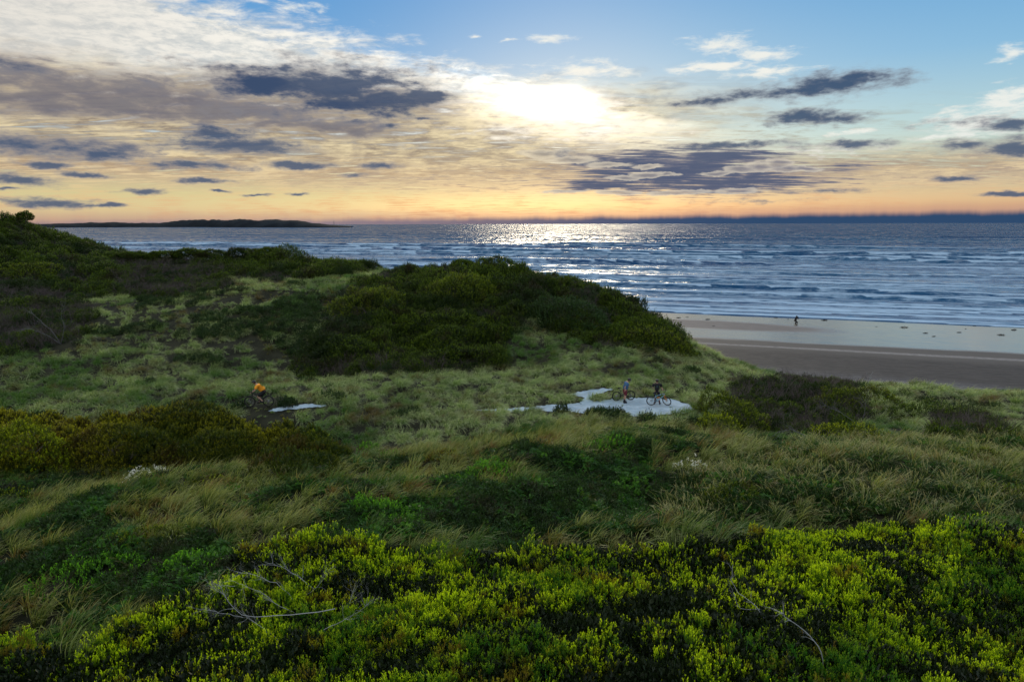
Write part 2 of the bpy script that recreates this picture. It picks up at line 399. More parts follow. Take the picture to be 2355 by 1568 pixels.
MAT['reed'] = leaf_mat('sword_grass', [lc(.010, .030, .006), lc(.03, .07, .012), lc(.07, .12, .02), lc(.17, .18, .04)], dead=lc(.2, .12, .05), patch_scale=.3, trans=.35, tipc=lc(.55, .48, .24), tip_pow=4.0)
MAT['flower'] = leaf_mat('white_flower', [lc(.5, .55, .6), lc(.7, .74, .78), lc(.8, .8, .8)], trans=.3)

# ------------------------------------------------------------------ terrain heights
CTRL = []
def cpt(u, v, Y, dz=0.0):
    p = at_depth(u, v, Y); CTRL.append((p[0], p[1], p[2]+dz))
for a in [(-200, 1568, 14, -.9), (0, 1568, 14.5, -1.1), (600, 1568, 13.5, -.9), (1177, 1568, 13.5, -.9), (1800, 1568, 13.5, -.9), (2354, 1568, 14, -.9), (2600, 1568, 14, -.9),
          (600, 1400, 17.5, -.9), (1177, 1400, 17.5, -.9), (1800, 1400, 17, -.9), (2354, 1400, 17.5, -.9), (880, 1300, 20.5, -.8), (1300, 1270, 21.5, -.8), (620, 1240, 22.2, -.7), (1700, 1230, 22.5, -.9), (2100, 1200, 24, -.9), (2400, 1190, 24.5, -.9),
          (250, 1500, 17, -.7), (0, 1440, 19.5, -.5), (300, 1350, 20.5, -.4), (60, 1280, 23.5, -.3), (300, 1215, 26, -.3), (100, 1160, 30, -.5), (350, 1080, 32.5, -.4), (700, 1110, 30.5, -.4), (1177, 1075, 32.5, -.5),
          (1400, 1005, 36, -.5), (1300, 965, 44, -.3), (1800, 1030, 36, -.5), (2200, 1050, 34, -.6), (1177, 1190, 27, -.5), (1800, 1160, 28, -.5), (2350, 1130, 29, -.6), (900, 1010, 41, -.3), (700, 1060, 37, -.3),
          (600, 945, 47.5), (700, 938, 48), (900, 940, 48.5, -.2), (1177, 940, 49), (1350, 938, 49), (1500, 938, 48.6), (1590, 942, 48.2), (1450, 905, 52.5), (1340, 900, 53),
          (0, 1075, 38, -.3), (200, 1075, 39, -.3), (500, 1070, 40, -.3), (0, 960, 50), (250, 930, 49.5), (100, 850, 59, -.4), (600, 880, 56, -.4), (350, 860, 59, -.4), (1177, 860, 58.5, -.4), (1500, 830, 64, -.4), (900, 870, 57, -.3),
          (0, 800, 64, -.4), (350, 745, 72, -.4), (600, 665, 82, -.4), (480, 670, 83, -.4), (720, 680, 80, -.4), (650, 740, 72, -.4), (250, 690, 84, -.5), (100, 660, 93, -.7), (0, 720, 75, -1),
          (-150, 500, 126, -1), (0, 500, 123, -1), (60, 505, 122, -1), (110, 535, 121, -1), (200, 572, 117, -1), (350, 586, 112, -1.4), (500, 586, 112, -1.3), (600, 582, 110, -1.6), (680, 584, 109, -1.6), (780, 604, 105, -1.2), (870, 618, 100, -.8), (400, 635, 97, -.9), (700, 635, 92, -.6), (200, 620, 101, -1),
          (930, 629, 97, -.3), (980, 622, 95, -.8), (1120, 604, 94, -1), (1200, 612, 92, -.9), (1300, 640, 89, -.8), (1420, 672, 85, -.8), (1500, 722, 80, -.8), (1560, 765, 76.5, -.8), (1640, 828, 71, -.5),
          (800, 690, 78, -.9), (1000, 668, 80, -.9), (1180, 700, 75, -.8), (900, 770, 69, -.8), (750, 845, 62, -.7), (1150, 805, 66, -.5), (1300, 745, 72, -.8), (1450, 765, 72, -.8), (1020, 840, 61, -.5),
          (1700, 855, 65.5, -.4), (1850, 880, 61.5, -.5), (2100, 885, 60.5, -.5), (2354, 893, 59.5, -.5), (1700, 900, 56, -.8), (2000, 910, 55, -.8), (2100, 965, 47.5, -.7), (2330, 960, 47, -.6), (1700, 965, 46.5, -.8), (1950, 990, 43, -.7)]:
    cpt(*a)
CTRL += [(-70, 10, 7), (70, 10, 7.5), (0, 0, 8.5), (0, -20, 8.5), (-70, 40, 6), (-100, 70, 9), (-150, 120, 20), (-120, 90, 15), (70, 40, 4.5), (110, 25, 4.5), (140, 0, 4.5),
         (32, 78, .6), (40, 80, -1.2), (60, 72, -.6), (90, 60, -.6), (120, 50, -.6), (27, 92, .4), (24, 102, -1), (12, 114, -1), (0, 122, -1), (-30, 142, -.5), (-60, 158, -.5), (-100, 172, -1), (-150, 190, 0), (40, 120, -5), (130, 90, -5), (0, 170, -5), (-100, 220, -6), (55, 66, .6), (85, 52, .6), (21, 82, 5.0), (10, 98, 8.0), (-10, 118, 7), (-40, 128, 9)]
CTRL = np.array(CTRL)
def _tps():
    X = CTRL[:, :2]/50.0; n = len(X)
    d = np.linalg.norm(X[:, None]-X[None], axis=2)
    Km = np.where(d > 0, d*d*np.log(d+1e-12), 0) + np.eye(n)*2e-4
    Pm = np.hstack([np.ones((n, 1)), X])
    A = np.block([[Km, Pm], [Pm.T, np.zeros((3, 3))]])
    return np.linalg.solve(A, np.concatenate([CTRL[:, 2], [0, 0, 0]])), X
_W, _X = _tps()
def base_height(x, y):
    x, y = np.asarray(x, float), np.asarray(y, float)
    sh = x.shape; q = np.stack([x.ravel(), y.ravel()], 1)/50.0
    out = np.empty(len(q))
    for i in range(0, len(q), 20000):
        c = q[i:i+20000]
        d2 = ((c[:, None]-_X[None])**2).sum(2)
        out[i:i+20000] = (0.5*d2*np.log(d2+1e-12)) @ _W[:-3] + _W[-3] + c @ _W[-2:]
    return out.reshape(sh)
GX = np.arange(-165, 145, 0.75); GY = np.arange(-30, 205, 0.75)
GXX, GYY = np.meshgrid(GX, GY)
GZ = base_height(GXX, GYY)
def shore_s(x, y): return (y + 0.35*x)/1.0595
# small lumps of the dunes, none on the path
_u, _v = proj(np.stack([GXX.ravel(), GYY.ravel(), GZ.ravel()], 1))
pathish = inpoly(_u, _v, [(560, 975), (560, 915), (1030, 900), (1290, 885), (1420, 880), (1440, 905), (1560, 905), (1640, 925), (1620, 965), (1400, 970), (1100, 962)]).reshape(GZ.shape)
lump = (0.38 + .2*np.exp(-((GYY-31)/9)**2))*fbm(GXX/6.0, GYY/4.2, 3, 3) + 0.16*fbm(GXX/2.2, GYY/2.0, 9, 2)
edge = np.clip((GZ-0.8)/2.5, 0, 1)
GZ = GZ + np.where(pathish, 0.0, lump)*edge
GZ = np.clip(GZ, -3.0, 26)
def hz(x, y):
    x = np.asarray(x, float); y = np.asarray(y, float)
    fx = np.clip((x-GX[0])/0.75, 0, len(GX)-1.001); fy = np.clip((y-GY[0])/0.75, 0, len(GY)-1.001)
    i, j = fx.astype(int), fy.astype(int); a, b = fx-i, fy-j
    return (GZ[j, i]*(1-a)+GZ[j, i+1]*a)*(1-b) + (GZ[j+1, i]*(1-a)+GZ[j+1, i+1]*a)*b
def hnorm(x, y):
    e = 0.5
    n = np.stack([-(hz(x+e, y)-hz(x-e, y))/(2*e), -(hz(x, y+e)-hz(x, y-e))/(2*e), np.ones_like(np.asarray(x, float))], -1)
    return norm(n)
def hit(u, v, h=0.0, lo=8.0, hi=160.0):
    """first ground point (raised by h) met by the ray of a sketch point"""
    d = ray(u, v)
    t = np.arange(lo, hi, 0.1)
    P = CAM + d[None]*t[:, None]
    k = np.nonzero(P[:, 2] < hz(P[:, 0], P[:, 1]) + h)[0]
    if len(k) == 0: return None
    return P[k[0]]

def grid_faces(ny, nx):
    i = np.arange(ny-1)[:, None]*nx + np.arange(nx-1)[None]
    return np.stack([i, i+1, i+nx+1, i+nx], -1).reshape(-1, 4)

m, nt, out = new_mat('dune_soil')
P = geo_pos()
c = mixc(smooth(noise(P, 0.6, 5, 0.6), 0.4, 0.62), lc(.016, .017, .010), lc(.03, .03, .018))
c = mixc(smooth(N(N.node('ShaderNodeSeparateXYZ').outputs[2]), 1.2, 2.4), c, c)
sep = N.node('ShaderNodeSeparateXYZ'); nt.links.new(P.s, sep.inputs[0])
c = mixc(smooth(N(sep.outputs[2]) + noise(P, .5, 3)*1.2, 1.9, 3.0), lc(.30, .28, .26), c)
principled(nt, out, c, 0.95, 0.1)
MAT['soil'] = m
g = build_mesh('ground', np.stack([GXX, GYY, GZ], -1).reshape(-1, 3), grid_faces(len(GY), len(GX)), MAT['soil'], smoothf=True)
link('ground', g, kind='structure', label='rolling sand dunes under grass and scrub')

# ------------------------------------------------------------------ beach
m, nt, out = new_mat('beach_sand')
P = geo_pos()
sep = N.node('ShaderNodeSeparateXYZ'); nt.links.new(P.s, sep.inputs[0])
X_, Y_ = N(sep.outputs[0]), N(sep.outputs[1])
S = (Y_ + X_*0.35)/1.0595
T = (X_ - Y_*0.35)/1.0595
edge_n = noise(N.vm('MULTIPLY', vec(T, S), (1/26, 1/9, 1)), 1.0, 4, 0.55)
fine = noise(N.vm('MULTIPLY', vec(T, S), (1/3.0, 1/.6, 1)), 1.0, 5, 0.65)
speck = noise(N.vm('MULTIPLY', vec(T, S), (1/.9, 1/.35, 1)), 1.0, 4, 0.7)
Sj = S + (edge_n-0.5)*7.0
def blob2(t0, s0, rt, rs, slant=0.0):
    q = vec((T-t0)/rt, (S-s0 - (T-t0)*slant)/rs)
    return 1.0 - N.vm('LENGTH', q, out=1)
wet = smooth(Sj + T*.02, 112.5, 115.5)
MARK_BAR = blob2(-10.0, 131.0, 27.0, 7.5, -0.04)
bar = smooth(MARK_BAR + (edge_n-0.5)*0.5 + (fine-0.5)*.15, 0.0, 0.35)
film = wet * (1.0-bar)
linew = smooth(N.m('ABSOLUTE', S + (edge_n-0.5)*2.4 - (107.0), 0.0) + fine*0.8, 1.9, 0.5)
toe = 1.0 - smooth(S + (edge_n-.5)*8 + T*0.15, 78, 92)
dry = mixc(smooth(fine*0.6+speck*0.4, 0.38, 0.62), lc(.030, .024, .021), lc(.068, .056, .050))
dry = mixc(smooth(S + (edge_n-.5)*10, 99, 107)*0.7, dry, lc(.11, .095, .085))
dry = mixc(linew*0.6*smooth(speck, .3, .6), dry, lc(.36, .33, .32))
dry = mixc(toe*0.75, dry, mixc(smooth(speck, .4, .6), lc(.12, .11, .12), lc(.33, .33, .36)))
kelp = smooth(speck, 0.66, 0.70) * (1.0 - film)
dry = mixc(kelp*0.8, dry, lc(.03, .025, .02))
base = mixc(wet, dry, lc(.12, .095, .065))
base = mixc(bar*wet, base, mixc(smooth(fine, .35, .65), lc(.12, .105, .10), lc(.17, .15, .145)))
rough = lin(film, 0, 1, 0.75, 0.16)
nn = noise(N.vm('MULTIPLY', vec(T, S), (1/2.2, 1/1.1, 1)), 1.0, 3, 0.6, col=True)
nv = N.vm('ADD', N.vm('MULTIPLY', N.vm('SUBTRACT', nn, (.5, .5, .5)), (.03, .05, 0)), (0, 0, 1))
nv = N.vm('NORMALIZE', nv)
b = principled(nt, out, base, rough, 0.5, normal=nv)
N.setin(b, 'IOR', lin(film, 0, 1, 1.3, 2.3))
MAT['beach'] = m
bx = np.linspace(-420, 520, 120); bs = np.linspace(-40, 160, 90)
BT, BS = np.meshgrid(bx, bs)
TT = BT/1.0; SS = BS + 60
BX = (TT + 0.35*SS)/1.0595; BY = (SS - 0.35*TT)/1.0595
BZ = np.interp(SS, [20, 80, 100, 110, 116, 135, 147, 220], [1.6, 1.5, .95, .6, .42, .22, .02, -1.4])
g = build_mesh('beach', np.stack([BX, BY, BZ], -1).reshape(-1, 3), grid_faces(len(bs), len(bx)), MAT['beach'], smoothf=True)
link('beach', g, kind='structure', label='wide flat sand beach, wet and mirror-like near the water')

# ------------------------------------------------------------------ sea
rr = np.concatenate([np.geomspace(146, 350, 230)[:-1], np.geomspace(350, 900, 160)[:-1], np.geomspace(900, 60000, 340)])
th = np.radians(np.linspace(-76, 58, 300))
RR, TH = np.meshgrid(rr, th, indexing='ij')
s = RR; t = RR*np.tan(TH)
SX, SY = (t + 0.35*s)/1.0595, (s - 0.35*t)/1.0595
zs = np.zeros_like(s); foam = np.zeros_like(s)
crests = [149.5, 153, 157, 161, 166, 172, 178, 187, 196, 207, 218, 231, 246, 262, 281, 300, 324, 350, 378, 410, 445, 480, 520, 565, 615, 670, 735, 800, 880, 960, 1050, 1150, 1260, 1400]
for k, c0 in enumerate(crests):
    wob = 5.5*vnoise(t/70.0 + k*3.7, np.full_like(t, k*1.3), 5)*(c0/220.) + 0.9*vnoise(t/22.0 + k, np.full_like(t, k*2.3), 6) + (k % 3-1)*t*0.006
    amp = np.clip(vnoise(t/130.0*(220./c0)**.5 + k*9.1, np.full_like(t, k*5.7), 8)*1.3 + 0.42, 0, 1.4)
    big = np.interp(c0, [155, 175, 205, 300, 480, 800, 1400], [.16, .5, 1.0, 1.7, 2.0, 1.0, .6])
    d = s - (c0 + wob)
    wf, wb = np.interp(c0, [150, 250, 500, 1400], [.5, 1.3, 2.8, 9]), np.interp(c0, [150, 250, 500, 1400], [2.5, 6, 12, 30])
    prof = np.where(d < 0, np.exp(-(d/wf)**2), np.exp(-(d/wb)**2))
    zs += big*amp*prof
    foam = np.maximum(foam, np.clip(amp*1.3, 0, 1)*np.where(d < 0, np.exp(-(d/(wf*2.5))**2)*0, np.exp(-(d/(wb*.9))**2))*np.interp(c0, [150, 300, 520, 700], [1, 1, .8, .15]))
zs += 0.05*fbm(t/3.0, s/1.6, 21, 3)*np.interp(s, [150, 170, 2000, 6000], [.4, 1.6, 3, 3]) * np.interp(s, [145, 152], [0.2, 1])
zs += 0.25*fbm(t/40.0, s/14.0, 31, 2)*np.interp(s, [180, 400, 3000], [0, 1, 2.0])
m, nt, out = new_mat('sea_water')
P = geo_pos()
sep = N.node('ShaderNodeSeparateXYZ'); nt.links.new(P.s, sep.inputs[0])
X_, Y_ = N(sep.outputs[0]), N(sep.outputs[1])
S = (Y_ + X_*0.35)/1.0595; T = (X_ - Y_*0.35)/1.0595
q1 = noise(N.vm('MULTIPLY', vec(T, S), (1/6.0, 1/2.2, 1)), 1.0, 5, 0.72, col=True)
q2 = noise(N.vm('MULTIPLY', vec(T, S), (1/80.0, 1/8.0, 1)), 1.0, 4, 0.65, col=True)
q3 = noise(N.vm('MULTIPLY', vec(T, S), (1/300.0, 1/60.0, 1)), 1.0, 4, 0.6)
nearf = smooth(S, 150, 230)
nv = N.vm('MULTIPLY', N.vm('SUBTRACT', q1, (.5, .5, .5)), (2.4, 3.4, 0))
nv = N.vm('ADD', nv, N.vm('MULTIPLY', N.vm('SUBTRACT', q2, (.5, .5, .5)), (1.0, 1.6, 0)))
sc_ = N.vm('SCALE', nv); N.setin(sc_.s.node, 'Scale', lin(nearf, 0, 1, .3, 1.0) * lin(smooth(S, 350, 1500), 0, 1, 1.0, 1.8) * lin(q3, .3, .7, .75, 1.25))
gn = N.node('ShaderNodeNewGeometry')
bias = N.vm('SCALE', vec(-.33, -.944, 0)); N.setin(bias.s.node, 'Scale', lin(smooth(S, 250, 1200), 0, 1, .24, .65))
nv = N.vm('NORMALIZE', N.vm('ADD', N.vm('ADD', N(gn.outputs['Normal']), bias), sc_))
fo = attr('foam')
ftex = noise(N.vm('MULTIPLY', vec(T, S), (1/5.0, 1/1.5, 1)), 1.0, 6, 0.7)
fpat = noise(N.vm('MULTIPLY', vec(T, S), (1/70.0, 1/5.0, 1)), 1.0, 5, 0.65)
zone = smooth(S, 145, 152)*(1.0 - smooth(S, 300, 620))
fm = smooth(fo*0.42 + ftex*0.55 + fpat*0.55 + zone*0.08, 0.57, 0.79)*(1.0 - smooth(S, 480, 900))
wcol = mixc(smooth(q3, .35, .65), lc(.002, .042, .13), lc(.004, .075, .17))
c = mixc(fm*0.85, wcol, lc(.40, .56, .72))
b = principled(nt, out, c, lin(fm, 0, 1, .10, .7), 0.5, normal=nv)
b.inputs['IOR'].default_value = 1.27
MAT['sea'] = m
g = build_mesh('sea', np.stack([SX, SY, zs], -1).reshape(-1, 3), grid_faces(len(rr), len(th))[:, ::-1], MAT['sea'], {'foam': foam.ravel()}, smoothf=True)
link('sea', g, kind='structure', label='open sea with lines of low breaking waves')

# ------------------------------------------------------------------ far headland
hu = np.linspace(50, 840, 240)
hx = []
bump = np.interp(hu, [50, 130, 200, 260, 310, 350, 400, 450, 520, 600, 660, 720, 745, 790, 840], [6, 7.5, 8.5, 6.5, 8, 11, 12.5, 12.2, 11.5, 11, 10, 10, 8, 4, 1])*4.4
for i, u in enumerate(hu):
    d = ray(u, 524 - (u-150)*0.006); sc0 = 4600 / d[1]
    hx.append((d[0]*sc0, 4600 + 500*math.sin(u/160.0)))
hx = np.array(hx)
rows = []
prof = [(0, -1), (8, 4), (40, .35), (150, .8), (300, 1.0), (600, .85), (1100, 0.3), (1500, -.1)]
for k, (dy, f) in enumerate(prof):
    nz = fbm(hu/22.0, np.full_like(hu, k*2.0), 41, 4)*5*(1 if f > .3 else .2)
    z = (bump*f if k > 1 else np.full_like(bump, f)) + (nz if 2 < k < 7 else 0)*np.clip(bump/25, 0, 1)
    rows.append(np.stack([hx[:, 0]*(1+dy/4600.), hx[:, 1]+dy, z], -1))
m, nt, out = new_mat('headland_scrub')
P = geo_pos()
principled(nt, out, mixc(smooth(noise(P, .01, 5, .6), .4, .6), lc(.006, .010, .015), lc(.012, .018, .024)), .95, .05)
g = build_mesh('headland', np.concatenate(rows), grid_faces(len(prof), len(hu)), m, smoothf=True)
link('headland', g, kind='structure', label='long low dark headland on the horizon')
# lighthouse-like mast on it
d = ray(768, 517); p = CAM + d*(4700/d[1])
bm = bmesh.new(); bmesh.ops.create_cone(bm, cap_ends=True, segments=8, radius1=2.2, radius2=1.2, depth=34)
bmesh.ops.translate(bm, verts=bm.verts, vec=(p[0], p[1], 17+8))
me = bpy.data.meshes.new('mast'); bm.to_mesh(me); bm.free(); me.materials.append(MAT['branch'])
link('signal_mast', me, label='tiny thin mast standing on the far headland', category='mast')

# ------------------------------------------------------------------ plant geometry
def leaves_batch(base, dirn, L, Wd, rng, fold=0.25, up=None):
    """one folded lozenge per leaf; returns verts (n*4,3), quads, var, tip"""
    n = len(base)
    dirn = norm(dirn)
    ref = rng.normal(size=(n, 3)) if up is None else up
    side = norm(np.cross(dirn, ref)); nor = np.cross(side, dirn)
    L = np.broadcast_to(L, (n,))[:, None]; Wd = np.broadcast_to(Wd, (n,))[:, None]
    v = np.stack([base, base + dirn*L*0.6 + side*Wd*0.5 + nor*Wd*fold*.5, base + dirn*L, base + dirn*L*0.6 - side*Wd*0.5 + nor*Wd*fold*.5], 1)
    q = np.arange(n)[:, None]*4 + np.arange(4)[None]
    var = np.repeat(rng.random(n), 4)
    return v.reshape(-1, 3), q, var
def sprigs(base, dirn, rng, n_leaf=14, L=0.28, leaf=0.078, width=0.024, splay=0.5):
    """leafy shoots: leaves spiral up a short stem"""
    n = len(base); dirn = norm(dirn)
    Ls = L*rng.uniform(.7, 1.25, n)
    f = np.tile(np.linspace(.15, 1, n_leaf), (n, 1)) + rng.normal(0, .03, (n, n_leaf))
    rad = norm(np.cross(dirn[:, None], rng.normal(size=(n, n_leaf, 3))))
    b = base[:, None] + dirn[:, None]*(f*Ls[:, None])[..., None] + rad*0.012
    d = dirn[:, None] + rad*(splay*(1.25-.8*f))[..., None]
    lf = leaf*rng.uniform(.7, 1.25, (n, n_leaf))*(1.1-.35*f)
    v, q, var = leaves_batch(b.reshape(-1, 3), d.reshape(-1, 3), lf.ravel(), lf.ravel()*width/leaf, rng)
    sv = np.repeat(rng.random(n), n_leaf*4)
    var = np.clip(var*.45 + sv*.55, 0, 1)
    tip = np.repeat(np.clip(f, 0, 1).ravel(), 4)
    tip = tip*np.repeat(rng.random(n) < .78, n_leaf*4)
    return v, q, var, tip
def dome_points(n, r, rng, rx=1.0, ry=1.0, h=1.0, bump=0.16, low=-0.05, freq=2.2, seed=0):
    """points and normals on the upper part of a lumpy ellipsoid"""
    z = rng.uniform(low, 1, n)**1.0; a = rng.uniform(0, 2*np.pi, n)
    s = np.sqrt(np.maximum(1-z*z, 0))
    d = np.stack([s*np.cos(a), s*np.sin(a), z], 1)
    k = 1 + bump*(vnoise(d[:, 0]*freq + d[:, 2]*freq*.7 + seed*5, d[:, 1]*freq + seed*3.1, 77) + .6*vnoise(d[:, 0]*freq*2.3 + seed, d[:, 1]*freq*2.3 + d[:, 2]*2, 78))
    k = k*(1 - .10*rng.random(n)**2)
    p = d*k[:, None]*np.array([rx, ry, h])*r
    nr = norm(d/np.array([rx, ry, h]))
    return p, nr, k
def merge(parts):
    V, Q, A, T, o = [], [], [], [], 0
    for v, q, a, t in parts:
        V.append(v); Q.append(q+o); A.append(a); T.append(t); o += len(v)
    return np.concatenate(V), np.concatenate(Q), np.concatenate(A), np.concatenate(T)
def plant_mesh(name, parts, mat):
    V, Q, A, T = merge(parts) if isinstance(parts, list) else parts
    return build_mesh(name, V, Q, mat, {'var': A, 'tip': T})
def blades(n, rng, L=0.9, W=0.013, r0=0.14, lean=(.45, .1), droop=.35, splay=.55, seg=4):
    a = rng.uniform(0, 2*np.pi, n); rr_ = r0*np.sqrt(rng.random(n))
    base = np.stack([np.cos(a)*rr_, np.sin(a)*rr_, np.full(n, -.05)], 1)
    d = np.stack([np.cos(a)*splay*rng.random(n), np.sin(a)*splay*rng.random(n), np.ones(n)], 1)
    d = norm(d); Ls = L*rng.uniform(.55, 1.15, n)
    ln = np.stack([np.full(n, lean[0]), np.full(n, lean[1]), np.zeros(n)], 1)*rng.uniform(.5, 1.3, n)[:, None]
    t = np.linspace(0, 1, seg)
    ctr = base[:, None] + d[:, None]*(Ls[:, None]*t)[..., None] + ln[:, None]*(Ls[:, None]*t**2)[..., None]
    ctr[..., 2] -= (Ls[:, None]*droop*rng.uniform(.4, 1.4, n)[:, None]*t**2.4)
    side = norm(np.stack([rng.normal(size=n), rng.normal(size=n), np.zeros(n)], 1))
    w = W*np.array([.8, 1, .8, .12])[:seg] if seg == 4 else W*np.linspace(1, .1, seg)
    v = np.stack([ctr + side[:, None]*w[None, :, None]*.5, ctr - side[:, None]*w[None, :, None]*.5], 2)   # n,seg,2,3
    i = np.arange(n)[:, None]*seg*2 + np.arange(seg-1)[None]*2
    q = np.stack([i, i+1, i+3, i+2], -1).reshape(-1, 4)
    var = np.repeat(rng.random(n), seg*2); tip = np.tile(np.repeat(t, 2), n)
    return v.reshape(-1, 3), q, var, tip
def tube(pts, rads, k=5):
    pts = np.asarray(pts, float); n = len(pts)
    tg = norm(np.gradient(pts, axis=0))
    ref = np.array([0.13, 0.31, 1.0]); s = norm(np.cross(tg, ref)); u = np.cross(s, tg)
    a = np.linspace(0, 2*np.pi, k, endpoint=False)
    ring = s[:, None]*np.cos(a)[None, :, None] + u[:, None]*np.sin(a)[None, :, None]
    v = pts[:, None] + ring*np.asarray(rads)[:, None, None]
    i = np.arange(n-1)[:, None]*k + np.arange(k)[None]; j = np.arange(n-1)[:, None]*k + (np.arange(k)[None]+1) % k
    q = np.stack([i, j, j+k, i+k], -1).reshape(-1, 4)
    return v.reshape(-1, 3), q, np.full(n*k, .5), np.repeat(np.linspace(0, 1, n), k)
def branchwork(rng, start, d, L, r, depth=3, kids=(3, 4), spread=.7, out=None, k=4, wig=.12, kmin=3):
    out = [] if out is None else out
    n = 6; p = np.array(start, float); d = norm(np.array(d, float)); pts = [p.copy()]; dd = d.copy()
    for i in range(n-1):
        dd = norm(dd + rng.normal(0, wig, 3)); p = p + dd*L/(n-1); pts.append(p.copy())
    pts = np.array(pts); rad = np.linspace(r, r*.35, n)
    a = tube(pts, rad, max(kmin, k)); out.append((a[0], a[1], np.clip(a[2] + rng.uniform(-.4, .4), 0, 1), a[3]))
    if depth > 0:
        for j in range(rng.integers(kids[0], kids[1]+1)):
            f = rng.uniform(.3, 1); i = min(int(f*(n-1)), n-2)
            q = pts[i] + (pts[i+1]-pts[i])*(f*(n-1)-i)
            nd = norm(norm(pts[i+1]-pts[i]) + rng.normal(0, spread, 3)*np.array([1, 1, .6]))
            branchwork(rng, q, nd, L*rng.uniform(.4, .7), r*(1-.6*f)*.62, depth-1, kids, spread, out, k-1, wig*1.1)
    return out

def template(name, parts, mat):
    o = bpy.data.objects.new('template_' + name, plant_mesh('template_' + name, parts, mat)); return o
def scatter(name, pts, rot, scl, idx, temps, label):
    """uncountable growth: one object that draws the templates on its points"""
    me = bpy.data.meshes.new(name); me.vertices.add(len(pts)); me.vertices.foreach_set('co', np.asarray(pts, np.float32).ravel())
    for k, t, a in (('rot', 'FLOAT_VECTOR', rot), ('scl', 'FLOAT_VECTOR', scl)):
        at = me.attributes.new(k, t, 'POINT'); at.data.foreach_set('vector', np.asarray(a, np.float32).ravel())
    at = me.attributes.new('idx', 'INT', 'POINT'); at.data.foreach_set('value', np.asarray(idx, np.int32))
    o = link(name, me, kind='stuff', label=label)
    ng = bpy.data.node_groups.new('spread_' + name, 'GeometryNodeTree')
    ng.interface.new_socket('Geometry', in_out='INPUT', socket_type='NodeSocketGeometry')
    ng.interface.new_socket('Geometry', in_out='OUTPUT', socket_type='NodeSocketGeometry')
    gi, go = ng.nodes.new('NodeGroupInput'), ng.nodes.new('NodeGroupOutput')
    jn = ng.nodes.new('GeometryNodeJoinGeometry')
    for t in temps:
        oi = ng.nodes.new('GeometryNodeObjectInfo'); oi.inputs['Object'].default_value = t
        g2 = ng.nodes.new('GeometryNodeGeometryToInstance')
        ng.links.new(oi.outputs['Geometry'], g2.inputs[0]); ng.links.new(g2.outputs[0], jn.inputs[0])
    ip = ng.nodes.new('GeometryNodeInstanceOnPoints'); ip.inputs['Pick Instance'].default_value = True
    def na(nm, dt):
        a = ng.nodes.new('GeometryNodeInputNamedAttribute'); a.data_type = dt; a.inputs['Name'].default_value = nm
        return a.outputs['Attribute']
    e2r = ng.nodes.new('FunctionNodeEulerToRotation'); ng.links.new(na('rot', 'FLOAT_VECTOR'), e2r.inputs[0])
    ng.links.new(gi.outputs[0], ip.inputs['Points']); ng.links.new(jn.outputs[0], ip.inputs['Instance'])
    ng.links.new(na('idx', 'INT'), ip.inputs['Instance Index'])
    ng.links.new(e2r.outputs[0], ip.inputs['Rotation']); ng.links.new(na('scl', 'FLOAT_VECTOR'), ip.inputs['Scale'])
    ng.links.new(ip.outputs[0], go.inputs[0])
    md = o.modifiers.new('spread', 'NODES'); md.node_group = ng
    return o

# ------------------------------------------------------------------ where what grows (outlines drawn in the planning sketch)
Z = {}
Z['fore'] = [(140, 1640), (165, 1560), (270, 1470), (400, 1415), (520, 1370), (555, 1300), (700, 1262), (860, 1275), (960, 1310), (1150, 1300), (1260, 1292), (1500, 1285), (1700, 1262), (1850, 1255), (2000, 1235), (2150, 1228), (2354, 1240), (2800, 1240), (2900, 1900), (100, 1900)]
Z['fore2'] = [(-300, 1520), (0, 1500), (60, 1490), (110, 1530), (130, 1600), (100, 1900), (-300, 1900)]
Z['mound'] = [(-200, 975), (0, 975), (150, 985), (330, 975), (600, 985), (740, 1010), (720, 1035), (790, 1055), (770, 1085), (640, 1082), (450, 1080), (200, 1080), (60, 1080), (-200, 1085)]
Z['path'] = [(1080, 944), (1190, 937), (1290, 931), (1345, 926), (1400, 918), (1470, 915), (1545, 919), (1585, 930), (1596, 942), (1580, 950), (1500, 957), (1420, 955), (1330, 950), (1250, 946), (1160, 947)]
Z['path_up'] = [(1335, 929), (1340, 914), (1300, 908), (1345, 897), (1410, 892), (1410, 897), (1375, 904), (1362, 914), (1368, 930)]
Z['path_blot'] = [(1130, 922), (1110, 915), (1150, 909), (1200, 916), (1180, 925)]
Z['path_left'] = [(612, 947), (640, 936), (700, 929), (750, 930), (740, 936), (690, 940), (650, 945)]
Z['dark'] = [(660, 860), (700, 800), (790, 700), (775, 668), (940, 618), (1050, 590), (1130, 575), (1250, 610), (1350, 640), (1465, 700), (1545, 760), (1615, 828), (1540, 812), (1440, 792), (1400, 805), (1290, 770), (1200, 715), (1170, 765), (1150, 840), (1000, 860)]
Z['ridge'] = [(-300, 540), (200, 560), (350, 570), (900, 610), (800, 632), (620, 650), (470, 640), (350, 668), (200, 690), (-300, 700)]
Z['hill'] = [(-300, 440), (0, 470), (200, 565), (-300, 565)]
Z['twigA'] = [(-200, 670), (140, 668), (215, 720), (190, 790), (60, 815), (-200, 820)]
Z['twigB'] = [(270, 600), (480, 600), (540, 660), (400, 690), (260, 680)]
Z['twigC'] = [(690, 835), (1000, 830), (1010, 862), (700, 870)]
Z['twigD'] = [(1700, 870), (1960, 885), (2000, 960), (1900, 1010), (1720, 1000), (1640, 980)]
Z['twigE'] = [(2150, 950), (2300, 960), (2300, 1010), (2150, 1010)]
Z['reed'] = [(1780, 1040), (1900, 1005), (2100, 1010), (2354, 1010), (2700, 1000), (2700, 1200), (1500, 1210), (1560, 1110)]
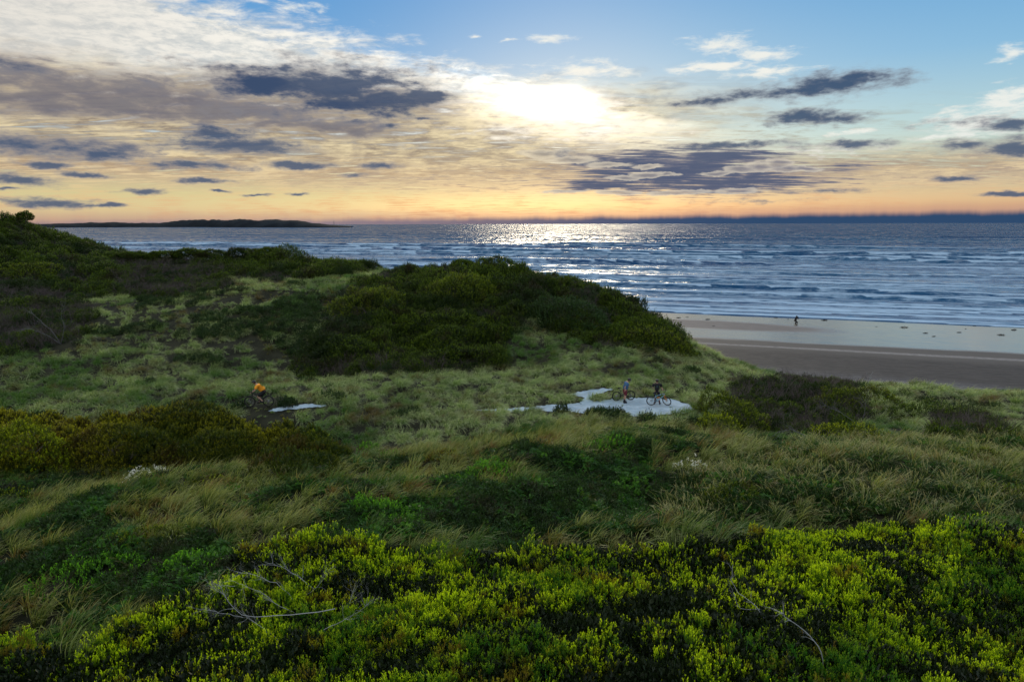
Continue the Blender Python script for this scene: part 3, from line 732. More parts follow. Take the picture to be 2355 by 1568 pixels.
Z['yel'] = [(1060, 1030), (1250, 990), (1500, 975), (1800, 1000), (2100, 1000), (2500, 985), (2500, 1060), (1800, 1090), (1060, 1100)]
Z['nearg'] = [(-400, 1085), (800, 1062), (1100, 1010), (1300, 968), (1650, 985), (1820, 1025), (2000, 1010), (2800, 1000), (2800, 1700), (-400, 1900)]
Z['herbM'] = [(200, 700), (700, 650), (780, 700), (680, 860), (560, 850), (400, 830), (200, 770)]
Z['hollow'] = [(-300, 1290), (60, 1310), (200, 1270), (420, 1240), (560, 1240), (520, 1340), (300, 1420), (120, 1530), (-300, 1560)]
Z['darkveg'] = [(1400, 1100), (1650, 1080), (1950, 1100), (2100, 1190), (1500, 1240), (1250, 1240), (1000, 1250), (860, 1230), (800, 1170), (1100, 1130)]
FERNS = [(1120, 1075, 1.3), (860, 1180, 1.2), (965, 1110, 1.0), (1410, 1010, 1.3), (900, 1225, .9), (1330, 1060, .9), (1450, 1120, 1.0), (1560, 1190, 1.0), (470, 1290, 1.1), (250, 1270, 1.2), (930, 1165, .8), (1850, 1120, 1.0), (1640, 1105, .9)]

def candidates(y0, y1, sp, rng, margin=1.15):
    out = []
    y = y0
    while y < y1:
        w = (y*cp + 4)*512/FPX*margin + 2.5
        x = np.arange(-w, w, sp); x = x + rng.uniform(-.5, .5, len(x))*sp*1.1
        out.append(np.stack([x, y + rng.uniform(-.5, .5, len(x))*sp*1.1], 1)); y += sp*.92
    p = np.concatenate(out)
    z = hz(p[:, 0], p[:, 1])
    p = np.column_stack([p, z])
    return p[(z > 1.9)]
def zones(p):
    u, v = proj(p)
    return {k: inpoly(u, v, z) for k, z in Z.items()}, u, v
PATHK = ['path', 'path_up', 'path_left']

def tilt_rot(p, rng, k=.5, rz=None):
    n = hnorm(p[:, 0], p[:, 1])
    rx = -np.arctan2(n[:, 1], n[:, 2])*k; ry = np.arctan2(n[:, 0], n[:, 2])*k
    rzv = rng.uniform(0, 2*np.pi, len(p)) if rz is None else rng.normal(0, rz, len(p))
    return np.stack([rx, ry, rzv], 1)

# --- templates
rg = np.random.default_rng(5)
def clump(r, h, ns, seed, **kw):
    rr_ = np.random.default_rng(seed)
    p, nr, k = dome_points(ns, r, rr_, 1, 1, h/r, .22, -.1, 2.6, seed)
    d = nr*.55 + np.array([.12, .0, .85]) + rr_.normal(0, .16, (ns, 3))
    p = p - norm(d)*kw.get('L', .28)*.6
    return sprigs(p, d, rr_, **kw)
def tuft(seed, n, r, h):
    q = np.random.default_rng(seed); a = q.uniform(0, 6.28, n); f = np.sqrt(q.random(n))
    x, y = r*f*np.cos(a), r*f*np.sin(a)*.9
    z = h*(1-.75*f**2) + q.normal(0, .07, n)
    d = np.stack([x/r*.55+.12, y/r*.55, np.ones(n)], 1) + q.normal(0, .12, (n, 3))
    a1 = sprigs(np.stack([x, y, z], 1) - norm(d)*.2, d, q, n_leaf=13, L=.23, leaf=.066, width=.028, splay=.42)
    return a1
T_fore = [template('wattle%d' % i, tuft(100+i, 20 + 4*i, .28 + .05*(i % 3), .42 + .1*(i % 2)), MAT['fore']) for i in range(6)]
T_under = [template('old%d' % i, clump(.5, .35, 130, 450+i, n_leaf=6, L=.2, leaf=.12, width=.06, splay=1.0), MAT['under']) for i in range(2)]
T_dark = [template('bush%d' % i, clump(.9 + .15*(i % 3), .85 + .2*(i % 2), 250, 200+i, n_leaf=6, L=.34, leaf=.15, width=.07, splay=.8), MAT['dark']) for i in range(5)]
def twigs(seed, n=26, L=.9, r=.010, depth=2, sp=.35):
    q = np.random.default_rng(seed); out = []
    for i in range(n):
        a = q.uniform(0, 6.28); rr_ = q.uniform(0, sp)
        branchwork(q, (math.cos(a)*rr_, math.sin(a)*rr_, 0), (math.cos(a)*.5+.15, math.sin(a)*.5, 1), L*q.uniform(.5, 1), r, depth, (2, 4), .5, out, 3)
    return merge(out)
T_twig = [template('scrub%d' % i, twigs(300+i, 9, .95, .016, 2, .6), MAT['twig']) for i in range(3)]
T_herb = [template('herb%d' % i, clump(.4, .3, 90, 400+i, n_leaf=6, L=.2, leaf=.11, width=.045, splay=1.0), MAT['herb']) for i in range(3)]
T_vg = [template('marram%d' % i, blades(190, np.random.default_rng(500+i), L=.80, W=.020, r0=.16, lean=(.30, -.10), droop=.62, splay=1.25), MAT['vgrass']) for i in range(6)]
T_ng = [template('tussock%d' % i, blades(60, np.random.default_rng(600+i), L=.95 + .1*(i % 2), W=.022, r0=.15, lean=(.5, .05), droop=.38, splay=.6), MAT['ngrass']) for i in range(3)]
T_ng += [template('stiff_tussock%d' % i, blades(34, np.random.default_rng(640+i), L=.9, W=.036, r0=.16, lean=(.32, .0), droop=.5, splay=.9), MAT['ngrass']) for i in range(3)]
def fern_parts(seed, n=16, r=.4):
    q = np.random.default_rng(seed); nl = 16; a = q.uniform(0, 6.28, n); rr_ = r*.5*np.sqrt(q.random(n))
    base = np.stack([np.cos(a)*rr_, np.sin(a)*rr_, q.uniform(0, .12, n)], 1)
    d = norm(np.stack([np.cos(a)*.8 + .2, np.sin(a)*.8, q.uniform(.5, 1.2, n)], 1)); L = q.uniform(.35, .6, n)
    f = np.tile(np.linspace(.1, 1, nl), (n, 1)); side = norm(np.cross(d, q.normal(size=(n, 3))*.3 + [0, 0, 1])); sg = np.tile(np.where(np.arange(nl) % 2, 1, -1), (n, 1))
    b = base[:, None] + d[:, None]*(f*L[:, None])[..., None]; b[..., 2] -= .2*f**2
    dd = side[:, None]*sg[..., None] + d[:, None]*.5; dd[..., 2] -= .2
    lf = .17*(1.08-f)
    V, Q, A = leaves_batch(b.reshape(-1, 3), dd.reshape(-1, 3), lf.ravel(), lf.ravel()*.34, q)
    return V, Q, np.clip(A*.4 + np.repeat(q.random(n), nl*4)*.6, 0, 1), A*0
T_fern = [template('fern%d' % i, fern_parts(800+i), MAT['fernd']) for i in range(4)]
T_rd = [template('sword%d' % i, blades(34, np.random.default_rng(700+i), L=1.25, W=.034, r0=.16, lean=(.25, -.05), droop=.5, splay=.8), MAT['reed']) for i in range(4)]

def do_scatter(name, p, temps, rng, s0, s1, label, rz=None, tilt=.5, dz=0.0, zs=(.85, 1.2)):
    if len(p) == 0: return
    sc_ = rng.uniform(s0, s1, len(p)); q = p.copy(); q[:, 2] += dz
    scatter(name, q, tilt_rot(p, rng, tilt, rz), np.stack([sc_, sc_, sc_*rng.uniform(*zs, len(p))], 1), rng.integers(0, len(temps), len(p)), temps, label)

# far and middle distance
rng = np.random.default_rng(21)
p = candidates(38, 150, .70, rng)
far = p[:, 1] > 78
p = p[~far | (rng.random(len(p)) < .7)]
z, u, v = zones(p)
onpath = z['path'] | z['path_left'] | (z['path_up'] & (rng.random(len(p)) < .7))
darkz = z['dark'] | z['ridge'] | z['hill']
tw = z['twigA'] | z['twigB'] | z['twigC'] | z['twigD'] | z['twigE']
nz = fbm(p[:, 0]/6.0, p[:, 1]/6.0, 61, 3)
herb = ~darkz & ~tw & ~onpath & ((z['herbM'] & (nz > -.15)) | (nz > .55))
near = z['nearg']
riderz = inpoly(u, v, [(550, 1000), (562, 912), (640, 912), (672, 945), (668, 1000)])
herb &= ~riderz
vg = ~riderz & (rng.random(len(p)) < .9) & ~darkz & ~tw & ~onpath & ~herb & ~z['mound'] & ~near
pv = candidates(38, 150, 1.12, rng); zv, uv_, vv_ = zones(pv)
kv = ~(zv['dark'] | zv['ridge'] | zv['hill'] | zv['twigA'] | zv['twigB'] | zv['twigC'] | zv['twigD'] | zv['twigE'] | zv['path'] | zv['path_left'] | zv['path_up'] | zv['mound'] | zv['nearg'] | (zv['herbM'] & (rng.random(len(pv)) < .6)))
kv &= ~inpoly(uv_, vv_, [(545, 1010), (558, 905), (645, 905), (682, 945), (680, 1010)])
ps_ = p[riderz & ~z['path_left']]
do_scatter('short_grass', ps_, T_vg, rng, .2, .4, 'short grass beside the track under the cyclist')
do_scatter('dune_tussock_grass', pv[kv], T_vg, rng, .85, 1.5, 'big pale-topped round grass tussocks in the dune valley', rz=.4, zs=(.9, 1.3))
pe_ = p[(z['path'] | z['path_left']) & (rng.random(len(p)) < .14)]
do_scatter('path_weeds', pe_, T_vg, rng, .12, .32, 'small tufts sprouting from the sandy track')
do_scatter('marram_grass', p[vg & (rng.random(len(p)) < .4)], T_vg, rng, .3, .65, 'grey-green wind-combed tussock grass filling the dune valley', rz=.35)
do_scatter('low_heath_cover', p[herb & ~near & ~z['mound']], T_herb, rng, .8, 1.7, 'low dark herbs and dead growth between the grass tussocks')
hv = herb & ~near & ~z['mound'] & (rng.random(len(p)) < .55)
do_scatter('thin_grass', p[hv], T_vg[:3], rng, .7, 1.25, 'thin grass growing through the low dark herbs', rz=.4)
T_mound = [template('heath%d' % i, clump(.8, .7, 210, 250+i, n_leaf=8, L=.32, leaf=.14, width=.06, splay=.7), MAT['mound']) for i in range(3)]
mk = z['mound'] & ~inpoly(u, v, [(540, 1010), (545, 905), (650, 905), (700, 1000)]) & (rng.random(len(p)) < .8)
do_scatter('heath_shrubbery', p[mk], T_mound, rng, .8, 1.35, 'brown and olive heath growing between the big bushes of the mound')
do_scatter('bare_scrub', p[tw & (rng.random(len(p)) < .4)], T_twig, rng, .8, 1.5, 'leafless purple-grey twiggy scrub on the dunes')
pt = p[tw & (rng.random(len(p)) < .26)]
do_scatter('low_shrubbery', pt, T_dark, rng, .4, 1.0, 'green bushes scattered through the leafless scrub', dz=-.1)
tl = tw & (rng.random(len(p)) < .35)
do_scatter('scrub_undergrowth', p[tl], T_herb, rng, .8, 1.4, 'dark undergrowth below the leafless scrub')
pd = p[darkz & ~tw]
nd = fbm(pd[:, 0]/4.5, pd[:, 1]/3.0, 66, 3)
k = (rng.random(len(pd)) < .42) & (nd < .5)
do_scatter('dune_shrubbery', pd[k], T_dark, rng, .5, 1.4, 'dense dark green coastal scrub on the dune ridges', zs=(.7, 1.4), dz=-.15)
k = (nd >= .3) & (rng.random(len(pd)) < .6)
do_scatter('grey_scrub', pd[k], T_twig, rng, .6, 1.1, 'dull twiggy growth between the dark ridge scrub')
k = (nd >= .4) & (rng.random(len(pd)) < .7)
do_scatter('ridge_herbs', pd[k], T_herb, rng, .8, 1.5, 'dull low herbs between the dark ridge scrub')

# near grass belt
p = candidates(12.5, 52, .44, rng)
z, u, v = zones(p)
onpath = np.any([z[k] for k in PATHK], 0)
ok = (z['nearg']) & ~z['fore'] & ~z['fore2'] & ~onpath & ~z['mound']
nz = fbm(p[:, 0]/3.2, p[:, 1]/2.4, 71, 3)
reed = ok & z['reed'] & (rng.random(len(p)) < .5)
hol = ok & (z['hollow'] | z['darkveg'])
ng = ok & ~(reed & z['reed'] & (nz > -.3))
ng &= ~((z['darkveg'] | z['reed']) & (nz > -.15) & (rng.random(len(p)) < .75))
ng &= ~(hol & ((nz > -.3) | (rng.random(len(p)) < .4)))
ng &= (nz < .34)
do_scatter('tussock_grass', p[ng & (rng.random(len(p)) < .7)], T_ng, rng, .5, 1.3, 'long olive and straw-coloured grass bent over by the wind', rz=.55)
do_scatter('sword_grass', p[reed], T_rd, rng, .6, 1.1, 'broad dark blades of sword grass with pale dry tips')
fz = ok & (((z['darkveg'] | z['reed']) & (nz > -.7)) | (hol & (nz > -.5)) | (nz > .12)) & (rng.random(len(p)) < .55)
do_scatter('fern_undergrowth', p[fz], T_fern, rng, .7, 1.6, 'dark green fern fronds filling the ground between the grass tufts')
do_scatter('dark_herbs', p[ok & ((hol & (nz > -.4)) | (nz > .3)) & (rng.random(len(p)) < .6)], T_herb, rng, .6, 1.3, 'dark green herbs in the hollows between the grass')
# shrub carpet in front
p = candidates(9.5, 27, .365, rng)
z, u, v = zones(p)
nz = fbm(p[:, 0]/1.6, p[:, 1]/1.5, 81, 2)
k = (z['fore'] | z['fore2']) & (nz < .8)
q = p[k]; q[:, 2] += .08 + .28*np.clip(-nz[k], -.8, .7)
un = (z['fore'] | z['fore2'] | z['hollow']) & (rng.random(len(p)) < .5)
do_scatter('thicket_undergrowth', p[un & ~z['hollow']], T_under, rng, .9, 1.4, 'low leaves coloured dark as shade in the gaps of the nearest thicket')
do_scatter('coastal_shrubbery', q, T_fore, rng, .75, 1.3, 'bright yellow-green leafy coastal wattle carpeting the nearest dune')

# ------------------------------------------------------------------ sandy path
m, nt, out = new_mat('path_sand')
P = geo_pos()
c = mixc(smooth(noise(P, 1.4, 5, .6), .35, .65), lc(.26, .35, .42), lc(.38, .48, .55))
c = mixc(smooth(noise(N.vm('MULTIPLY', P, (.5, 2.2, 1)), 1.6, 4, .6), .55, .7)*.5, c, lc(.30, .31, .33))
c = mixc(smooth(noise(P, 7.0, 4, .7), .55, .68)*.7, c, lc(.22, .22, .2))
c = mixc(smooth(noise(N.vm('MULTIPLY', P, (.35, 5.0, 1)), 1.0, 3, .5), .56, .62)*.5, c, lc(.3, .33, .35))
b = principled(nt, out, c, .9, .15)
bp = N.node('ShaderNodeBump'); bp.inputs['Strength'].default_value = .6; bp.inputs['Distance'].default_value = .06
N.setin(bp, 'Height', noise(P, 4.0, 5, .65)); nt.links.new(bp.outputs[0], b.inputs['Normal'])
MAT['path'] = m
def sheet(name, polys, lift, mat, step=.09, label=None):
    pts = []
    for k in polys:
        for (u, v) in Z[k]:
            h_ = hit(u, v, 0, 30, 80)
            if h_ is not None: pts.append(h_)
    pts = np.array(pts); x0, y0 = pts[:, :2].min(0)-1; x1, y1 = pts[:, :2].max(0)+1
    xs, ys = np.arange(x0, x1, step), np.arange(y0, y1, step)
    XX, YY = np.meshgrid(xs, ys); ZZ = hz(XX, YY)
    u, v = proj(np.stack([XX.ravel(), YY.ravel(), ZZ.ravel()], 1))
    wu = 4*vnoise(XX.ravel()*1.7, YY.ravel()*1.7, 91) + 4*vnoise(XX.ravel()*6, YY.ravel()*6, 95); wv = 1.3*vnoise(XX.ravel()*1.9, YY.ravel()*1.9, 92) + 1.6*vnoise(XX.ravel()*5, YY.ravel()*5, 96)
    ins = np.any([inpoly(u+wu, v+wv, Z[k]) for k in polys], 0)
    zz = ZZ.ravel() + lift + .03*fbm(XX.ravel()*1.3, YY.ravel()*1.3, 93, 2)
    F = grid_faces(len(ys), len(xs)); F = F[ins[F].sum(1) >= 3]
    use, inv = np.unique(F, return_inverse=True)
    V = np.stack([XX.ravel(), YY.ravel(), zz], 1)[use]
    link(name, build_mesh(name, V, inv.reshape(-1, 4), mat, smoothf=True), kind='structure', label=label)
sheet('path', ['path', 'path_up'], .07, MAT['path'], label='pale sandy track widening into a bare clearing')
sheet('path', ['path_left'], .07, MAT['path'], label='pale sandy track behind the cyclist')

# ------------------------------------------------------------------ single shrubs
def shrub(u, v, rx, ry, h, kind, label, Y=None, dens=28, seed=0, name='coastal_shrub', group=None, cat='shrub', sink=.15, stems=True, **kw):
    p0 = hit(u, v) if Y is None else None
    if Y is not None:
        d = at_depth(u, v, Y); p0 = np.array([d[0], d[1], float(hz(d[0], d[1]))])
    q = np.random.default_rng(1000+seed)
    area = 2*math.pi*(((rx*ry)**1.6 + (rx*h)**1.6 + (ry*h)**1.6)/3)**.625
    n = int(area*dens)
    P_, nr, k = dome_points(n, 1.0, q, rx, ry, h, kw.pop('bump', .2), -.3, kw.pop('freq', 2.6), seed)
    # keep the crown on the ground it grows from
    gz = hz(p0[0] + P_[:, 0], p0[1] + P_[:, 1]) - p0[2]
    P_[:, 2] += gz*.85 - sink
    d = nr*.5 + np.array([.12, 0, .8]) + q.normal(0, .16, (n, 3))
    keep = k > np.quantile(k, .06)
    o = bpy.data.objects.new(name, None); COL.objects.link(o); o.location = p0
    o['label'] = label; o['category'] = cat
    if group: o['group'] = group
    L = kw.get('L', .28)
    s_ = sprigs((P_ - norm(d)*L*.7)[keep], d[keep], q, **kw)
    link('foliage', plant_mesh('foliage', s_, MAT[kind]), o)
    if stems:
        out = []
        for i in range(5):
            a = q.uniform(0, 6.28)
            branchwork(q, (0, 0, -.2), (math.cos(a)*rx/h*.6, math.sin(a)*ry/h*.6, .8), h*.55, .05*h**.5, 2, (2, 3), .5, out, 5)
        link('stem', plant_mesh('stem', merge(out), MAT['twig']), o)
    return o
FK = dict(n_leaf=13, L=.24, leaf=.067, width=.028, splay=.42)
G1 = 'leafy shrubs of the nearest thicket'
fore = [
 (640, 1262, 1.15, .8, 1.0, 'low yellow-green shrub at the top left corner of the nearest thicket, below the straw grass'),
 (775, 1262, 1.15, .8, 1.05, 'rounded dark-based shrub just right of the thicket top left corner, below the green ferns'),
 (1010, 1300, 1.3, .9, .95, 'dome-shaped lime-tipped shrub on the thicket back edge, below the dark combed grass in the centre'),
 (1215, 1290, .5, .4, 1.5, 'tall narrow shrub sticking up into the dark grass at the centre of the thicket edge'),
 (1330, 1285, 1.2, .8, 1.0, 'flat-topped bright lemon shrub right of the tall narrow one on the thicket edge'),
 (1560, 1285, 1.3, .9, .95, 'yellow-tipped shrub on the thicket back edge below the white-flowered bush'),
 (1800, 1262, 1.3, .9, 1.1, 'shrub with one upright shoot on the thicket back edge, below the broad sword grass'),
 (2010, 1245, 1.3, .9, 1.2, 'tall-tipped shrub on the thicket back edge against dark sword grass, second from the frame edge'),
 (2230, 1235, 1.3, .9, 1.2, 'shrub at the far end of the thicket back edge beside the frame edge'),
 (880, 1345, 1.2, .9, .9, 'shrub in the thicket midway between the grey branch tangle and the central ferns'),
 (1130, 1390, 1.25, .9, .95, 'bright shrub in the middle of the thicket, directly under its dome-shaped one'),
 (1420, 1400, 1.25, .9, 1.0, 'shrub with upright green shoots in the middle thicket, below the flat-topped lemon one'),
 (1600, 1345, 1.2, .9, .95, 'shrub left of the pair of bare dead branches, on the upper half of the thicket'),
 (1960, 1345, 1.2, .9, .9, 'rust-flecked shrub above the longest dead branch'),
 (2200, 1390, 1.3, .9, .9, 'olive and orange flecked shrub near the frame edge, half-way down the thicket'),
 (700, 1395, .7, .5, .75, 'small bright shrub growing directly behind the grey branch tangle'),
 (590, 1475, .8, .5, .7, 'small golden-tipped shrub under the grey branch tangle'),
 (400, 1430, 1.0, .8, .85, 'shrub on the sloping end of the thicket, left of the grey branch tangle'),
 (300, 1530, 1.0, .8, .85, 'lowest yellow-green shrub on the thicket slope beside the dark hollow'),
 (520, 1560, 1.0, .7, .85, 'shrub at the bottom frame edge below the rusty patch by the branch tangle'),
 (800, 1500, 1.0, .8, .9, 'large full shrub below and right of the grey branch tangle, lime green all over'),
 (1090, 1520, .9, .7, .85, 'shrub at the bottom, left of the broad shadow gap in the centre'),
 (1370, 1540, 1.0, .8, .95, 'upright-shooted shrub at the bottom centre, left of the longest dead branch'),
 (1720, 1540, 1.0, .8, .95, 'tall-shooted dark green shrub at the bottom, just left of the longest dead branch foot'),
 (2060, 1500, .9, .7, .85, 'sparse shrub in the shadow right of the longest dead branch'),
 (2290, 1545, 1.0, .8, .9, 'dark shrub in the bottom corner of the picture beyond the dead branches'),
 (50, 1545, 1.0, .7, .75, 'separate yellow-green shrub in the bottom corner across the dark hollow'),
]
for i, (u, v, rx, ry, h, lab) in enumerate(fore):
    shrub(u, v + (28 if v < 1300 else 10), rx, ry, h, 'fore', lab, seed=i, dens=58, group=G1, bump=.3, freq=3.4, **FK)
# brown-green heath mound in front of the cyclist
HK = dict(n_leaf=9, L=.34, leaf=.14, width=.06, splay=.7)
shrub(60, 1070, 2.7, 1.9, 2.6, 'lemon', 'bright yellow-green bush at the frame edge beside the big brown heath mound', seed=40, dens=48, **HK)
shrub(285, 1072, 4.0, 2.3, 2.75, 'mound', 'biggest rounded olive and brown heath mound, left of the cyclist', seed=41, dens=46, name='heath_bush', bump=.14, **HK)
shrub(510, 1072, 3.1, 2.2, 2.3, 'mound', 'olive heath bush leaning on the biggest mound, nearer the cyclist', seed=42, dens=46, name='heath_bush', bump=.14, **HK)
shrub(690, 1085, 2.7, 1.5, 1.25, 'mound', 'low golden-brown heath bush at the tapering end of the mound', seed=43, dens=46, name='heath_bush', **HK)
shrub(420, 985, 3.8, 2.0, 1.8, 'mound', 'rusty brown low heath bush forming the back crest of the mound', Y=45.5, seed=44, dens=44, name='heath_bush', bump=.1, **HK)
shrub(575, 1005, 2.9, 1.4, 1.1, 'mound', 'purple-brown thin heath bush hiding the front wheel of the cyclist', Y=43, seed=45, dens=44, name='heath_bush', bump=.1, **HK)
shrub(715, 1030, 1.3, 1.0, .9, 'lemon', 'small golden bush at the foot of the brown mound where the track ends', Y=42, seed=46, dens=44, name='heath_bush', **HK)
# bushes round the clearing and on the right
MK = dict(n_leaf=7, L=.32, leaf=.13, width=.06, splay=.8)
shrub(1690, 985, 2.9, 2.0, 2.5, 'olive', 'rounded green bush at the end of the sandy clearing, beside the bikes', seed=50, dens=62, **MK)
shrub(1650, 1000, 1.4, 1.1, 1.5, 'lemon', 'yellow-green skirt of leaves low beside the sandy clearing edge', seed=51, dens=55, **MK)
shrub(1935, 1010, 3.0, 1.3, 1.15, 'lemon', 'low bright yellow-green hedge-like bush in front of the leafless scrub', seed=52, dens=62, **MK)
shrub(1960, 935, 3.8, 1.6, 1.9, 'olive', 'long dark green bush between the leafless scrub and the beach', seed=53, dens=50, **MK)
shrub(2110, 960, 3.0, 1.2, 1.3, 'dark', 'dark green cushion bush at the right behind the leafless scrub', seed=54, dens=50, **MK)
shrub(2300, 1010, 1.8, 1.3, 1.0, 'dark', 'small dark bush close to the frame edge amid olive grass', seed=55, dens=50, **MK)
# cushions on the middle dune
DK = dict(n_leaf=6, L=.4, leaf=.19, width=.09, splay=.9)
G2 = 'cushion bushes on the middle dune'
for i, (u, v, rx, ry, h, kd, lab, Y) in enumerate([
 (850, 700, 4.6, 3.0, 2.1, 'olive', 'bright-topped round bush at the upper left shoulder of the middle dune', 77),
 (1060, 678, 4.6, 3.0, 2.0, 'olive', 'long bright-topped bush in a band below the middle dune crest', 79),
 (1010, 745, 4.6, 2.2, 1.5, 'dark', 'horizontal dark cushion half-way down the middle dune front', 71),
 (1030, 775, 4.2, 2.0, 1.3, 'dark', 'second horizontal dark cushion, below the half-way one', 68),
 (1060, 820, 4.2, 2.0, 1.3, 'dark', 'lowest cushion on the middle dune, just above its foot by the grass', 64),
 (800, 800, 3.8, 2.2, 1.7, 'dark', 'dark green bush low on the left flank of the middle dune', 66),
 (1320, 720, 5.0, 3.0, 2.0, 'herb', 'broad grey-green bush on the right flank of the middle dune', 74),
 (1530, 800, 4.4, 2.2, 1.6, 'olive', 'long green bush running down to the beach at the toe of the middle dune', 70),
 (1135, 620, 3.4, 2.4, 1.5, 'dark', 'dark bush crowning the highest point of the middle dune', 93),
 (980, 640, 2.6, 1.8, 1.2, 'dark', 'small round bush at the dip between the two dunes', 94),
 (660, 605, 4.4, 2.6, 2.3, 'dark', 'tallest rounded bush of the far ridge, against the sea', 106),
 (780, 612, 4.2, 2.4, 1.4, 'dark', 'low bush sloping down at the sea end of the far ridge', 102)]):
    shrub(u - (25 if i == 7 else 0), v, rx*.95, ry, h*1.45, kd, lab, Y=Y, seed=60+i, dens=38, group=G2 if i < 10 else None, **DK)
shrub(60, 565, 5.0, 3.0, 1.6, 'olive', 'bright green bush in front of the far left hill, just under its slope', Y=100, seed=80, dens=36, **DK)
shrub(60, 700, 4.5, 2.6, 1.7, 'dark', 'dark bush with yellow top behind the bare grey branches at the left frame edge', Y=82, seed=81, dens=36, **DK)
for i, (u, v, rx, ry, h, kd, lab) in enumerate([
    (850, 1040, .9, .7, .8, 'fern', 'small fresh green bush in the valley grass right of the brown mound'),
    (900, 1052, .8, .6, .6, 'fern', 'lower twin of the fresh green bush right of the brown mound'),
    (1020, 1058, 1.3, .8, .7, 'mound', 'golden-olive cushion on the grass crest left of centre, above the bright ferns'),
    (475, 1112, 1.1, .6, .5, 'lemon', 'small yellow cushion in straw grass right of the white-flowered bush'),
    (1400, 1040, 1.5, 1.0, .8, 'fern', 'vivid green bush capping the hummock below the sandy clearing'),
    (1120, 1105, 2.0, 1.1, .8, 'fern', 'wide deep green bush under the combed grass crest in the centre'),
    (880, 1190, 1.6, 1.0, .9, 'fern', 'deep green bush just above the top left part of the nearest thicket'),
    (350, 1250, 2.2, .9, .7, 'olive', 'long olive cushion along the grass brow on the left'),
    (200, 1340, 2.2, 1.2, .8, 'fern', 'dark green bush in the hollow on the left, below the olive cushion'),
    (440, 1310, 1.3, .9, .8, 'fern', 'dark green bush touching the thicket where the left hollow ends'),
    (1680, 1150, 1.6, 1.0, .9, 'olive', 'dark olive bush in deep grass right of the white-flowered bush'),
    (2330, 1160, 1.6, 1.0, 1.0, 'olive', 'dark bush at the frame edge above the end of the nearest thicket'),
    (2250, 1065, 1.9, 1.1, .9, 'olive', 'dark rounded bush among sword grass close to the frame edge'),
    (20, 1150, 1.5, .9, .7, 'lemon', 'yellow-green bush at the left frame edge beside pale combed grass')]):
    shrub(u, v, rx, ry, h, {'fern': 'shadeg'}.get(kd, kd), lab, seed=120+i, dens=52, name='dune_shrub', n_leaf=9, L=.24, leaf=.09, width=.038, splay=.7)
# little wind-bent trees on the ridge lines
def small_tree(u, v, Y, h, r, seed, label, crown_w=1.0, bare=False):
    d = at_depth(u, v, Y); z0 = float(hz(d[0], d[1])); q = np.random.default_rng(2000+seed)
    o = bpy.data.objects.new('wind_bent_tree', None); COL.objects.link(o); o.location = (d[0], d[1], z0)
    o['label'] = label; o['category'] = 'tree'
    out = []
    branchwork(q, (0, 0, -.3), (.2, 0, 1), h*.7, .10, 3, (3, 4), .55, out, 5)
    link('trunk', plant_mesh('trunk', merge(out), MAT['twig']), o)
    if not bare:
        P_, nr, k = dome_points(int(900*r*r), 1.0, q, r*crown_w, r*.8, h*.4, .3, -.6, 3.0, seed)
        P_[:, 2] += h*.65; P_[:, 0] += .15*h
        s_ = sprigs(P_, nr*.5+np.array([.1, 0, .6]), q, n_leaf=6, L=.3, leaf=.17, width=.08, splay=.9)
        link('crown', plant_mesh('crown', s_, MAT['dark']), o)
for i, (u, v, Y, h, r, cw, lab) in enumerate([
    (52, 500, 121, 2.0, 1.0, 1.1, 'lone small tree silhouetted on the slope of the far left hill'),
    (430, 592, 111, 1.9, 1.5, 1.7, 'ridge tree with sea glinting between its stems, left of the gap'),
    (480, 592, 111, 1.8, 1.5, 1.7, 'ridge tree with sea glinting between its stems, right of the gap'),
    (300, 592, 112, 1.5, 1.5, 1.7, 'low wind-clipped ridge tree nearest to the far left hill'),
    (370, 592, 112, 1.7, 1.5, 1.7, 'wind-clipped ridge tree between the hill and the glinting gap'),
    (545, 592, 110, 2.2, 1.3, 1.4, 'upright ridge tree with a knobbly top beside the tallest bush'),
    (610, 592, 109, 2.2, 1.7, 1.6, 'broad ridge tree merging into the tallest rounded bush'),
    (1060, 606, 95, 1.6, 1.1, 1.4, 'small tree on the middle dune crest with open stems against the sea')]):
    small_tree(u, v, Y, h, r, i, lab, cw)
for i, (u, v, Y, h, lab) in enumerate([(95, 520, 121, 1.4, 'bare twiggy sapling on the far left hill slope beside the lone tree'), (202, 562, 118, 1.7, 'thin bare sapling where the far left hill meets the sea'),
                                       (1100, 598, 94, 1.8, 'leafless tree on the middle dune crest, sea visible through its twigs'), (1400, 668, 86, 1.3, 'small bare sapling on the seaward slope of the middle dune')]):
    small_tree(u, v, Y, h, 1, 20+i, lab, 1, True)

